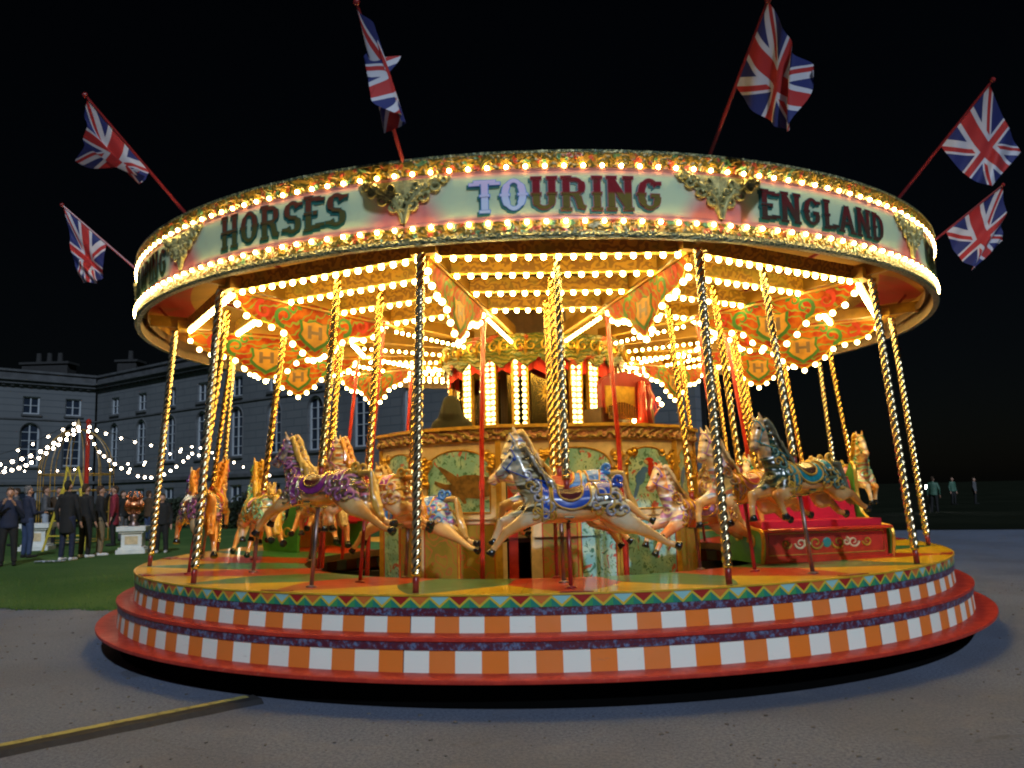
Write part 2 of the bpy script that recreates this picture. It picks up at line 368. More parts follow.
# stroke lettering
def arc(cx, cy, rx, ry, a0, a1, n=14): return [(cx + rx * math.cos(rad(a0 + (a1 - a0) * i / n)), cy + ry * math.sin(rad(a0 + (a1 - a0) * i / n))) for i in range(n + 1)]
def stem(x): return [(x, .1), (x, .9)]
GL = {
 'H': (.86, [stem(.2), stem(.66), [(.2, .5), (.66, .5)]], [(.2, 0), (.2, 1), (.66, 0), (.66, 1)], [(.2, .5), (.66, .5)]),
 'O': (.86, [arc(.43, .5, .25, .4, 0, 360, 28)], [], [(.18, .5), (.68, .5)]),
 'R': (.86, [stem(.2), [(.2, .9)] + arc(.44, .69, .2, .21, 90, -90) + [(.2, .48)], [(.42, .48), (.54, .36), (.60, .12), (.74, .08)]], [(.2, 0), (.2, 1)], [(.2, .5)]),
 'S': (.74, [arc(.38, .69, .2, .21, 20, 270, 16) + arc(.38, .28, .2, .2, 90, -160, 16)], [(.16, .16), (.6, .84)], [(.38, .48)]),
 'E': (.74, [stem(.2), [(.2, .9), (.6, .9)], [(.2, .5), (.5, .5)], [(.2, .1), (.6, .1)]], [(.2, 0), (.2, 1), (.6, .86), (.6, .14)], [(.2, .5)]),
 'T': (.78, [stem(.39), [(.08, .9), (.70, .9)]], [(.39, 0), (.10, .84), (.68, .84)], [(.39, .5)]),
 'U': (.84, [[(.2, .9)] + arc(.42, .32, .22, .22, 180, 360) + [(.64, .9)]], [(.2, 1), (.64, 1)], [(.2, .5), (.64, .5)]),
 'I': (.42, [stem(.21)], [(.21, 0), (.21, 1)], [(.21, .5)]),
 'N': (.88, [stem(.2), stem(.68), [(.18, .92), (.70, .08)]], [(.2, 0), (.2, 1), (.68, 1), (.68, .02)], []),
 'G': (.86, [arc(.43, .5, .25, .4, 40, 330, 24) + [(.66, .42)], [(.46, .46), (.72, .46)]], [(.62, .82)], [(.18, .5)]),
 'L': (.72, [stem(.2), [(.2, .1), (.6, .1)]], [(.2, 0), (.2, 1), (.6, .16)], [(.2, .5)]),
 'A': (.86, [[(.16, .08), (.42, .92)], [(.70, .08), (.44, .92)], [(.26, .34), (.60, .34)]], [(.15, 0), (.71, 0)], []),
 'D': (.84, [stem(.2), [(.2, .9)] + arc(.4, .5, .26, .4, 90, -90) + [(.2, .1)]], [(.2, 0), (.2, 1)], [(.2, .5)]),
 'P': (.78, [stem(.2), [(.2, .9)] + arc(.44, .69, .2, .21, 90, -90) + [(.2, .48)]], [(.2, 0), (.2, 1)], [(.2, .5)]),
}
def letter_mesh(g, ch, a_left, da_w, z0, hz, grow, off, dxy=(0, 0)):
    wd, strokes, ser, spur = GL[ch]; lay = [0]
    def P(x, y, o): return V(Rboard(z0 + y * hz) + o, a_left + x / wd * da_w + dxy[0], z0 + (y + dxy[1]) * hz)
    def strip(pts, hw):
        o = off + lay[0] * .00022; lay[0] += 1; m = len(pts); prev = None
        cl = (abs(pts[0][0] - pts[-1][0]) + abs(pts[0][1] - pts[-1][1])) < 1e-6
        ext = 0 if cl else grow
        for i, (x, y) in enumerate(pts):
            a = pts[i - 1] if i > 0 else (pts[-2] if cl else pts[i]); b = pts[i + 1] if i < m - 1 else (pts[1] if cl else pts[i])
            tx, ty = b[0] - a[0], b[1] - a[1]; l = math.hypot(tx, ty) or 1; tx /= l; ty /= l
            ex = (-ext if i == 0 else ext if i == m - 1 else 0)
            px_, py_ = x + tx * ex, y + ty * ex; nx, ny = -ty, tx
            h = hw * (1.0 if abs(tx) < .6 else .55) + grow      # heavy stems, thin bars
            q = [g.vert(P(px_ + nx * h, py_ + ny * h, o), (0, py_ + ny * h)), g.vert(P(px_ - nx * h, py_ - ny * h, o), (0, py_ - ny * h))]
            if prev: g.face((prev[0], prev[1], q[1], q[0]))
            prev = q
    for st in strokes: strip(st, .095)
    for (x, y) in ser:
        yy = min(max(y, .045), .955); strip([(x - .15, yy), (x, yy), (x + .15, yy)], .075)
    for (x, y) in spur: strip([(x - .14, y), (x + .14, y)], .06)
m = Mt('lettering_red_gold', .7, spec=.15); u, v = m.uv(); c = m.mix(v.ss(.46, .56), (.17, .13, .025), (.24, .012, .02)); m.col(m.mix(m.noise(12, 4).ss(.5, .8) * .4, c, (.05, .07, .03))); LT_R = m.m
m = Mt('lettering_cool_lit', .35); u, v = m.uv(); c = m.mix(v.ss(.3, .7), (.62, .72, .95), (.75, .62, .9)); m.col(c); LT_W = m.m
m = Mt('lettering_brown_green', .7, spec=.15); u, v = m.uv(); c = m.mix(v.ss(.35, .65), (.10, .10, .03), (.16, .045, .025)); m.col(c); LT_D = m.m
m = Mt('lettering_maroon', .7, spec=.15); u, v = m.uv(); c = m.mix(v.ss(.3, .7), (.07, .035, .025), (.13, .02, .02)); m.col(c); LT_M = m.m
SH_T = paint('lettering_teal_shadow', (.03, .17, .15), .4, .3); SH_P = paint('lettering_pink_edge', (.42, .13, .15), .4, .2); SH_B = paint('lettering_blue_edge', (.10, .30, .75), .4, .2)
WORDS = {0: ('TOURING', -5.3, 12.6, .475, .062), -1: ('HORSES', -33.9, -17.4, .477, .066), 1: ('ENGLAND', 22.5, 41.2, .474, .058), -2: ('GALLOPING', -66, -45.5, .474, .062)}
for k in range(12):
    kk = (k + 5) % 12 - 5
    a0 = TH + 30 * kk; base = {0: 0, 1: 1, 2: -2, 3: -1}[kk % 4]
    g = MB(); zz = [Z0 + .040, Z0 + .062, Z0 + .10, Z0 + .112]
    # text board
    g2 = MB(); n = 20
    for i in range(n):
        for j in range(1):
            z_a, z_b = .466, .5475; ua, ub = i / n, (i + 1) / n; aa, ab = a0 + 30 * ua, a0 + 30 * ub
            g2.quad(V(Rboard(z_a), aa, z_a), V(Rboard(z_a), ab, z_a), V(Rboard(z_b), ab, z_b), V(Rboard(z_b), aa, z_b), 0, ((ua, 0), (ub, 0), (ub, 1), (ua, 1)))
    bd = g2.build('rounding_board', BRD, car)
    if kk not in (-2, -1, 0, 1, 2, 3): 
        pass
    wd_, al, ar, zl, hl = WORDS[base]; sh = a0 - (TH + 30 * base); al += sh; ar += sh
    tw = sum(GL[ch][0] for ch in wd_); x = al
    for i, ch in enumerate(wd_):
        dw = (ar - al) * GL[ch][0] / tw
        cool_lit = (kk == 0 and i < 2)  # T and O: bluish light on them is put into the letter colours
        main = LT_W if cool_lit else (LT_R if wd_ == 'TOURING' else LT_M if wd_ == 'ENGLAND' else LT_D)
        q = MB(); letter_mesh(q, ch, x, dw, zl, hl, 0, .0035); lo = q.build('letter', main, bd, fix=False)
        q = MB(); letter_mesh(q, ch, x, dw, zl, hl, .022, .0022); q.build('letter_edge', SH_B if cool_lit else SH_P if wd_ in ('TOURING',) else SH_T, lo, fix=False)
        q = MB(); letter_mesh(q, ch, x, dw, zl, hl, .03, .0008, (-.16, -.06)); q.build('letter_shadow', SH_T, lo, fix=False)
        x += dw
    # corner acanthus carving centred on the seam at a0
    q = MB()
    rr = random.Random(5)
    for s_ in (-1, 1):
        def Pn(du, z, o=.004): return V(Rboard(z) + o, a0 + s_ * du, z)
        stemz = [(0.12, .468), (.25, .485), (.6, .503), (1.4, .520), (2.6, .534), (4.2, .544)]
        q.tube([Pn(d, z) for d, z in stemz], [.014, .024, .03, .028, .022, .01], 6)
        for (cu, cz, r0, t0, dr) in ((1.0, .500, .010, 200, 1), (2.1, .515, .0115, 160, 1), (3.2, .530, .010, 150, 1), (1.3, .534, .0105, -30, -1), (.55, .518, .008, 30, -1), (4.0, .541, .006, 150, 1)):
            pts = []; rs = []
            for i in range(15):
                t = i / 14; rr_ = r0 * (1 - .8 * t); an = rad(t0 + dr * 400 * t)
                pts.append(Pn(cu + rr_ * math.cos(an) / RB * 57.3, cz + rr_ * math.sin(an), .004 + .002 * t)); rs.append(.018 * (1 - .4 * t))
            q.tube(pts, rs, 6)
        for i in range(20):
            t = i / 19; d = .3 + 3.6 * t ** 1.2; z = .485 + .058 * t ** .6; an = rr.uniform(20, 160)
            q.tube([Pn(d, z), Pn(d + math.cos(rad(an)) * .5, z + math.sin(rad(an)) * .007, .008), Pn(d + math.cos(rad(an)) * .9, z + math.sin(rad(an)) * .011)], [.014, .020, .005], 5)
        bk = [(0.02, .468), (.35, .474), (.8, .494), (1.7, .510), (3.0, .524), (4.5, .541), (4.6, .5465), (.02, .5465)]
        q.prism(bk, lambda d_, z_, t_: Pn(d_, z_, t_), .001, .003)
    smooth_obj(q.build('carved_acanthus', paint('silver_gold_leaf', (.60, .56, .24), .35, .65, metal=.3, scale=25, bump=.4) if k == 0 else bpy.data.materials['silver_gold_leaf'], bd), 60)
    g = MB(); g.box(V(Rboard(.51) + .0012, a0, .505), (.012, .006, .40), Matrix.Rotation(rad(a0), 3, 'Z')); g.build('board_joint', 'darkwood', bd)
# cornice and lower mouldings
def rg(prof, nm, mt, n=240, cl=True): 
    g = MB(); g.ring(prof, n, closedprof=cl); return smooth_obj(g.build(nm, mt, car), 35)
rg([(1.083, .5475), (1.086, .5475), (1.088, .552), (1.0845, .5535), (1.083, .5535)], 'pink_bead', paint('pink_bead_paint', (.60, .25, .22), .35, .2))
rg([(1.083, .5535), (1.0865, .5535), (1.0872, .5565), (1.0882, .570), (1.0915, .5765), (1.0915, .5790), (1.083, .5790)], 'cornice', ORN)
rg([(1.083, .5790), (1.0925, .5790), (1.0925, .5835), (1.083, .5850)], 'cornice_cap', MLD)
rg([(1.083, .4600), (1.0865, .4600), (1.0872, .463), (1.086, .466), (1.083, .466)], 'pink_bead', bpy.data.materials['pink_bead_paint'])
rg([(1.083, .4375), (1.089, .4390), (1.0872, .452), (1.0868, .4600), (1.083, .4600)], 'lower_border', ORN)
rg([(1.076, .4275), (1.088, .4275), (1.0905, .4325), (1.0895, .4388), (1.083, .4375)], 'rope_moulding', MLD)
m = Mt('canopy_lining', .6); u, v = m.uv(); k = (u * 8).fract(); nn = m.noise(1.5, 4)
c = m.mix(k.gt(.5), (.46, .24, .02), (.36, .17, .02)); m.col(m.mix(nn.ss(.5, .8) * .4, c, (.25, .08, .03)))
rg([(1.0755, .4275), (1.0760, .50), (1.078, .585)], 'board_backing', m.m, cl=False)
rg([(1.0755, .4278), (1.0755, .4700), (1.060, .4700), (1.060, .4500)], 'soffit_rail', 'darkwood', cl=False)
# ceiling cloth
m = Mt('canopy_cloth', .8); u, v = m.uv(); fu = (u.fract() - .5).abs(); nn = m.noise(2.2, 4)
c = m.mix(fu.gt((v - .72) * 1.2 + .12), (.36, .15, .012), (.34, .02, .01)); c = m.mix(v.lt(.70), c, (.36, .20, .02)); m.col(m.mix(nn.ss(.4, .75) * .5, c, (.14, .08, .02)))
rg([(.2, .66), (.5, .60), (.8, .545), (1.0, .51), (1.076, .497)], 'canopy_cloth', m.m, 120, cl=False)
m = Mt('canopy_top', .8); m.col((.2, .18, .14)); rg([(.02, .74), (.2, .72), (.6, .65), (1.083, .5845)], 'canopy_roof', m.m, 120, cl=False)

# bulbs: shared mesh
b = bmesh.new(); bmesh.ops.create_icosphere(b, subdivisions=2, radius=.0235); BULB = bpy.data.meshes.new('bulb'); b.to_mesh(BULB); b.free()
for p in BULB.polygons: p.use_smooth = True
BULB.materials.append(MAT['bulb'])
bulbs = []     # (world position, scale)
for i in range(204):
    a = TH + 30 * (i + .5) / 17
    bulbs.append((V(1.0890, a, .5560), .74, 'rim')); bulbs.append((V(1.0895, a, .4562), .74, 'rim'))
ROWS = ((.965, .4415, 17), (.845, .4365, 15), (.70, .4320, 13), (.54, .4270, 10))
for k in range(12):
    a0 = TH + 30 * k; a1 = a0 + 30
    for (Rr, z, nb) in ROWS:
        p, q = V(Rr, a0, z), V(Rr, a1, z); d = (q - p); L = d.length; d.normalize()
        inn = Vector((-(p + q).x, -(p + q).y, 0)).normalized()
        for i in range(nb):
            t = .10 + (L - .20) * i / (nb - 1)
            bulbs.append((p + d * t + Vector((0, 0, -.022)), 1.08, 'row'))
    for i in range(13):
        R0 = .285 + .235 * i / 12; bulbs.append((V(R0, a0, .398 + (R0 - .27) * .06 - .008), .8, 'strip'))

# swifts, light boards, droppers
def droptop(t): return .4365 - .008 * t
DP = [(0, 0), (.01, .12), (.06, .30), (.13, .42), (.22, .46), (.28, .50), (.33, .62), (.38, .80), (.43, .88), (.5, 1.0)]
DP = DP + [(1 - a, b) for a, b in DP[-2::-1]]
RO, RN = .965, .565; DH = .118
def drop_pt(t, d): return (RO + (RN - RO) * t, droptop(t) - d * DH)
m = Mt('dropper_paint', .75, spec=.15); u, v = m.uv(); nn = m.noise(7, 3); c = m.mix(nn.ss(.35, .65), (.26, .065, .003), (.17, .012, .002)); w1 = m.wave(4, 6, 2); c = m.mix(w1.ss(.85, .93) * .8, c, (.10, .2, .04)); m.col(c); DRP = m.m
m = Mt('light_board_paint', .45); nn = m.wave(4, 10, 3, stretch=(1, 1, 1)); c = m.mix(nn.ss(.45, .6), (.50, .27, .02), (.24, .11, .01)); c = m.mix(m.noise(3, 3).ss(.5, .65) * .6, c, (.22, .19, .02)); m.col(c); LBM = m.m
def bez(pts, n=24):
    out = []
    for i in range(n + 1):
        t = i / n * (len(pts) - 1); j = min(int(t), len(pts) - 2); f = t - j
        p0 = pts[max(j - 1, 0)]; p1 = pts[j]; p2 = pts[j + 1]; p3 = pts[min(j + 2, len(pts) - 1)]
        out.append(tuple(.5 * (2 * b_ + (c_ - a_) * f + (2 * a_ - 5 * b_ + 4 * c_ - d_) * f * f + (3 * b_ - a_ - 3 * c_ + d_) * f ** 3) for a_, b_, c_, d_ in zip(p0, p1, p2, p3)))
    return out
SWIFT = {}
for k in range(12):
    a0 = TH + 30 * k; rot = Matrix.Rotation(rad(a0), 3, 'Z')
    g = MB(); g.beam(V(.25, a0, .425), V(1.07, a0, .4665), .055, .13); g.beam(V(.50, a0, .4345 - .019), V(.97, a0, .4585 - .019), .075, .018)
    sw = g.build('swift_beam', paint('gold_brown_beam', (.34, .17, .008), .45, .5, scale=5) if k == 0 else bpy.data.materials['gold_brown_beam'], car)
    g = MB(); g.box(V(.978, a0, .452), (.24, .12, .11), rot); g.build('post_bracket', 'goldpaint', sw)
    for (Rr, z, nb) in ROWS:
        g = MB(); p, q = V(Rr, a0 + .6, z), V(Rr, a0 + 29.4, z); zz = Vector((0, 0, 1))
        g.beam(p + zz * .085, q + zz * .085, .03, .13, mi=0); g.beam(p + zz * .006, q + zz * .006, .07, .022, mi=1)
        g.build('light_board', [LBM, MAT['goldpaint']], car)
    # dropper panel: thin painted shutter hanging in the radial plane
    nrm = Vector((math.cos(rad(a0)), math.sin(rad(a0)), 0))
    def F(t, d, o): R, z = drop_pt(t, d); return V(R, a0, z) + nrm * o
    g = MB(); out = [(t, d) for t, d in DP]; top = [(1 - i / 6, -.06) for i in range(7)]
    N_ = 28; cols = []
    dd = bez(DP, 44)
    for i, (t, d) in enumerate(dd):
        cols.append([g.vert(F(t, -.05, .010), (t, 1)), g.vert(F(t, d, .010), (t, 0)), g.vert(F(t, d, -.010), (t, 0)), g.vert(F(t, -.05, -.010), (t, 1))])
    for i in range(len(cols) - 1):
        for j in range(4): g.face((cols[i][j], cols[i + 1][j], cols[i + 1][(j + 1) % 4], cols[i][(j + 1) % 4]))
    dp = g.build('dropper_panel', DRP, car)
    g = MB(); g.tube([F(t, d, 0) for t, d in dd[1:-1]], .014, 6); g.build('edge_moulding', 'gold', dp)
    for sgn in (1, -1):
        o = sgn * .013
        def FF(x, y, tt): return F(.5 + x, y, sgn * (.0105 + tt))
        sh = [(-.105, .22), (-.06, .26), (0, .20), (.06, .26), (.105, .22), (.095, .45), (.115, .58), (.08, .72), (.0, .90), (-.08, .72), (-.115, .58), (-.095, .45)]
        g = MB(); g.prism([(x * .98, .08 + y * .9) for x, y in sh], FF, 0, .004, 1); g.prism([(x * .80, .14 + y * .74) for x, y in sh], FF, .004, .008, 0)
        for bx in ((-.048, -.024), (.024, .048)):
            g.prism([(bx[0], .38), (bx[1], .38), (bx[1], .64), (bx[0], .64)], FF, .008, .011, 2)
        g.prism([(-.024, .48), (.024, .48), (.024, .545), (-.024, .545)], FF, .008, .0105, 2)
        g.build('shield_emblem', ['shieldgold', 'scrollgreen', 'darkwood'], dp)
        g = MB()
        for sx in (-1, 1):
            for (cx, cy, r0, t0, dr, mi) in ((.20, .27, .20, 90, -1, 0), (.33, .21, .17, -90, 1, 1), (.14, .10, .13, 180, 1, 0)):
                pts = []; rs = []
                for i in range(17):
                    t = i / 16; r_ = r0 * (1 - .85 * t); an = rad(t0 + dr * 430 * t)
                    pts.append(F(.5 + sx * (cx + r_ * math.cos(an) * .32), cy + r_ * math.sin(an) * 1.05, o)); rs.append(.040 * (1 - .7 * t) + .005)
                for i in range(16):
                    def E_(j, w_): t = j / 16; r_ = r0 * (1 - .85 * t) + w_ * (1 - .75 * t); an = rad(t0 + dr * 430 * t); return F(.5 + sx * (cx + r_ * math.cos(an) * .32), cy + r_ * math.sin(an) * 1.05, o + sgn * .001 * mi)
                    g.quad(E_(i, -.045), E_(i + 1, -.045), E_(i + 1, .045), E_(i, .045), mi)
        g.build('painted_scroll', ['scrollgreen', 'redorange'], dp, fix=False)
    # bulbs along the edge
    L = [0]
    for i in range(1, len(dd)): L.append(L[-1] + (F(*dd[i], 0) - F(*dd[i - 1], 0)).length)
    nb = 15
    for j in range(nb):
        s_ = L[-1] * (j + .5) / nb; i = max(1, next(i for i in range(len(L)) if L[i] >= s_)); f = (s_ - L[i - 1]) / (L[i] - L[i - 1])
        t = dd[i - 1][0] + (dd[i][0] - dd[i - 1][0]) * f; d = dd[i - 1][1] + (dd[i][1] - dd[i - 1][1]) * f
        bulbs.append((F(t, d + .06, 0) , 1.3, 'drop'))
    # braces between the swift and the roof
    g = MB(); g.beam(V(.6, a0, .44), V(.9, a0, .525), .03, .03); g.beam(V(1.0, a0, .455), V(1.04, a0, .50), .03, .03); g.build('roof_brace', 'darkred', sw)

# twisted rope pole mesh, unit length 1 m tiles -> built at real length
def rope(L, r=.034, lobes=3, pitch=.27, amp=.55, ns=24, step=.011):
    g = MB(); m_ = int(L / step); rings = []
    for i in range(m_ + 1):
        z = L * i / m_; tw = 2 * PI * z / pitch
        rings.append([g.vert((r * (1 + amp * abs(math.cos(lobes / 2 * (f - tw))) - amp * .5) * math.cos(f), r * (1 + amp * abs(math.cos(lobes / 2 * (f - tw))) - amp * .5) * math.sin(f), z)) for f in [2 * PI * q / ns for q in range(ns)]])
    for i in range(m_):
        for k_ in range(ns): g.face((rings[i][k_], rings[i][(k_ + 1) % ns], rings[i + 1][(k_ + 1) % ns], rings[i + 1][k_]))
    g.face(rings[0][::-1]); g.face(rings[-1]); return g
def axis_mat(p, q, fwd):
    z = (q - p).normalized(); x = (fwd - z * fwd.dot(z)).normalized(); y = z.cross(x)
    m_ = Matrix((x, y, z)).transposed().to_4x4(); m_.translation = p; return m_
pb0, pt0 = V(1.045, 0, ZD), V(1.0, 0, .4400); PL = (pt0 - pb0).length
post_me = rope(PL - .14, .033, 3, .235).mesh('canopy_post', True); post_me.materials.append(MAT['steelbrass'])
g = MB(); g.tube([(0, 0, 0), (0, 0, .16)], .027, 10); g.tube([(0, 0, .13), (0, 0, .15), (0, 0, .17)], [.034, .040, .034], 12, mi=1); foot_me = g.mesh('post_foot', True); foot_me.materials.append(MAT['darkred']); foot_me.materials.append(MAT['brass'])
inner_me = None
for k in range(12):
    a0 = TH + 30 * k; p, q = V(1.0455, a0, ZD), V(1.0, a0, .4400)
    mw = axis_mat(p, q, Vector((-math.cos(rad(a0)), -math.sin(rad(a0)), 0)))
    o = bpy.data.objects.new('canopy_post', post_me); COL.objects.link(o); o.parent = car; o.matrix_world = mw @ Matrix.Translation((0, 0, .14))
    o2 = bpy.data.objects.new('post_foot', foot_me); COL.objects.link(o2); o2.parent = o; o2.location = (0, 0, -.14)
    g = MB(); g.tube([V(.615, a0, ZI - .01), V(.60, a0, .1), V(.56, a0, .425)], .026, 10); g.tube([V(.608, a0, .0), V(.606, a0, .02)], .033, 10)
    smooth_obj(g.build('inner_post', 'red', car), 50)

# ---- centre drum of the ride (turns with it)
g = MB(); g.ring([(.10, -.3), (.10, .60)], 24); g.build('centre_mast', 'darkwood', car)
m = Mt('carved_frieze_paint', .4); w1 = m.wave(6, 6, 2.5); c = m.mix(w1.ss(.4, .65), (.17, .13, .015), (.05, .075, .012)); c = m.mix(m.noise(5, 2).ss(.58, .64), c, (.30, .04, .01)); m.col(c).bump(w1, .6, .03)
g = MB(); NS = 216
for i in range(NS):
    def zb(i): a = (i / NS * 24) % 1; return .352 - .020 * abs(math.sin(PI * a)) ** .8 - (.006 if abs(a - .5) < .1 else 0)
    a_, b_ = 360 * i / NS + TH, 360 * (i + 1) / NS + TH
    for Ra, Rb_ in ((.272, .268), (.262, .260)):
        g.quad(V(Rb_, a_, zb(i)), V(Rb_, b_, zb(i + 1)), V(Ra, b_, .415), V(Ra, a_, .415), 0)
g.build('carved_frieze', m.m, car, fix=False)
for k in range(24):
    g = MB(); a = TH + 15 * k + 7.5
    for s_ in (-1, 1):
        pts = []
        for i in range(13):
            t = i / 12; r_ = .016 * (1 - .8 * t); an = rad(90 + s_ * 400 * t); pts.append(V(.275, a + s_ * (3.2 + r_ * math.cos(an) / .27 * 57), .382 + r_ * math.sin(an)))
        g.tube(pts, .010, 5)
    g.tube([V(.275, a, .358), V(.277, a, .372), V(.275, a, .398)], [.005, .03, .006], 6)
    g.build('frieze_carving', 'gold', car)
m = Mt('red_drape_cloth', .8); m.col((.62, .03, .015)).bump(m.wave(3, 2, 1, rings=False), .4, .03)
g = MB()
for i in range(144):
    def zb(i): a = (i / 144 * 18) % 1; return .300 + .022 * abs(2 * a - 1)
    a_, b_ = 360 * i / 144, 360 * (i + 1) / 144
    Rw = lambda i: .250 + .004 * math.sin(i * 1.3)
    g.quad(V(Rw(i), a_, zb(i)), V(Rw(i + 1), b_, zb(i + 1)), V(Rw(i + 1), b_, .365), V(Rw(i), a_, .365))
g.build('red_drape', m.m, car, fix=False)
PIL = (-47, -28, -8.5, 27, 40, 75, 110, 150, 190, 230, 265)
for a in PIL:
    wd = .19 if a == -8.5 else .15
    rot = Matrix.Rotation(rad(a), 3, 'Z'); g = MB()
    g.box(V(.243, a, .25), (wd, .03, .93), rot)
    g.box(V(.249, a, .25) + rot @ Vector((wd / 2 + .004, 0, 0)), (.022, .05, .93), rot, 1); g.box(V(.249, a, .25) - rot @ Vector((wd / 2 + .004, 0, 0)), (.022, .05, .93), rot, 1)
    def FP(x, z, t): return V(.243, a, .349 + z / U) + rot @ Vector((x, -t, 0))
    g.prism([(-wd / 2 - .02, 0), (wd / 2 + .02, 0), (wd / 2, .05), (.02, .14), (0, .18), (-.02, .14), (-wd / 2, .05)], FP, -.02, .02, 1)
    g.build('lit_pillar', ['mirror', 'gold'], car)
    for j in range(13):
        for s_ in (-1, 1):
            bulbs.append((V(.2525, a, .159 + .0152 * j) + rot @ Vector((s_ * wd * .27, 0, 0)), 1.15, 'pillar'))
    bulbs.append((V(.25, a, .382), .8, 'pillar'))
for a0, a1 in ((-40, -33), (-20, -14), (-2, 20), (47, 68), (82, 102), (118, 142), (158, 182), (198, 222), (238, 258), (273, 303)):
    am = (a0 + a1) / 2; rot = Matrix.Rotation(rad(am), 3, 'Z'); wd = 2 * .22 * U * math.sin(rad((a1 - a0) / 2)); g = MB()
    g.box(V(.212, am, .25), (wd, .02, .95), rot); g.box(V(.215, am, .165), (wd + .04, .04, .05), rot, 1)
    mp = g.build('dark_mirror_panel', [paint('gilded_mirror_glass', (.42, .30, .10), .16, .5, metal=1, scale=3), MAT['gold']], car)
    g = MB(); nr = 20; c0 = V(.2155, am, .262)
    for i in range(nr):
        an = 2 * PI * i / nr; L = (.24 if i % 2 else .13) * (1 if abs(math.cos(an)) < .5 else .5); dv = rot @ Vector((math.cos(an), 0, math.sin(an)))
        if wd > .12: g.tube([c0 + dv * .02, c0 + dv * L], [.010, .003], 4)
    if wd > .12: g.ball(c0, .035); g.build('starburst', 'gold', mp)

# bulbs -> 100 largest in the picture as parts, the others as one mesh
def cdist(b):
    d = (b[0] - CAMP); side = b[0].y
    return d.length + (0 if b[2] == 'rim' else .5)
bulbs.sort(key=cdist)
BULBD = BULB.copy(); BULBD.materials[0] = MAT['dropbulb']; BULBR = BULB.copy(); BULBR.materials[0] = MAT['rimbulb']
for p, s_, kd in bulbs[:100]:
    o = bpy.data.objects.new('bulb', BULBR if kd == 'rim' else BULBD if kd == 'drop' else BULB); COL.objects.link(o); o.parent = car; o.location = p; o.scale = (s_,) * 3
bv = [tuple(v.co) for v in BULB.vertices]; bf = [tuple(p.vertices) for p in BULB.polygons]
vv = []; ff = []; mm = []
for p, s_, kd in bulbs[100:]:
    n0 = len(vv); mm += [1 if kd == 'rim' else 2 if kd == 'drop' else 3 if kd == 'pillar' else 0] * len(bf); vv += [(p.x + x * s_, p.y + y * s_, p.z + z * s_) for x, y, z in bv]; ff += [tuple(i + n0 for i in f) for f in bf]
me = bpy.data.meshes.new('bulbs'); me.from_pydata(vv, [], ff); me.polygons.foreach_set('use_smooth', [True] * len(ff)); me.polygons.foreach_set('material_index', mm); tag(obj('bulbs', me, ['bulb', 'rimbulb', 'dropbulb', 'pillarbulb'], car), kind='stuff')
# roof finial
g = MB(); g.tube([V(0, 0, .73), V(0, 0, .745), V(0, 0, .75), V(0, 0, .765), V(0, 0, .775)], [.25, .22, .12, .14, .02], 16); g.build('roof_finial', 'steel', car)
# ------------------------------------------------------------------ centre booth (does not turn)
booth = thing('centre_booth', 'painted panelled centre housing inside the ring of carousel horses, jungle pictures on its sides', 'booth')
BV = [-72, -41.7, -11.7, 27, 53, 80, 110, 140, 170, 200, 230, 259]
m = Mt('jungle_picture', .35, coat=.3); n1 = m.noise(4, 4); n2 = m.noise(8, 2, dist=2.5); n3 = m.noise(6, 3, dist=1)
c = m.mix(n1.ss(.40, .62), (.20, .46, .52), (.42, .62, .56)); c = m.mix(n2.ss(.58, .62), c, (.05, .18, .14)); c = m.mix(n2.ss(.32, .35).inv(), c, (.16, .28, .08)); c = m.mix(n3.ss(.64, .67), c, (.45, .10, .07)); c = m.mix(m.noise(9, 2).ss(.66, .70), c, (.08, .20, .10)); m.col(c); JUN = m.m
m = Mt('filigree_panel', .4); w1 = m.wave(2.6, 14, 2.2); bd_ = m.wave(1.5, 0.6, 1, rings=False, stretch=(3, 3, .2)); c = m.mix(m.noise(4, 4).ss(.3, .7), (.30, .20, .03), (.18, .14, .02)); c = m.mix(w1.ss(.86, .93) * .8, c, (.42, .10, .04)); m.col(c); FIL = m.m
m = Mt('ornate_cornice', .4, metal=.3); w1 = m.wave(5, 4, 3); c = m.mix(w1.ss(.4, .6), (.28, .12, .07), (.28, .20, .06)); m.col(c).bump(w1, .8, .03); CRN = m.m
CROC = [(1, .55), (.8, .60), (.62, .60), (.5, .57), (.42, .63), (.34, .68), (.22, .75), (.17, .74), (.24, .66), (.33, .55), (.40, .46), (.30, .46), (.13, .52), (.12, .47), (.3, .36), (.42, .28), (.52, .25), (.6, .14), (.64, .15), (.62, .24), (.85, .22), (1, .26)]
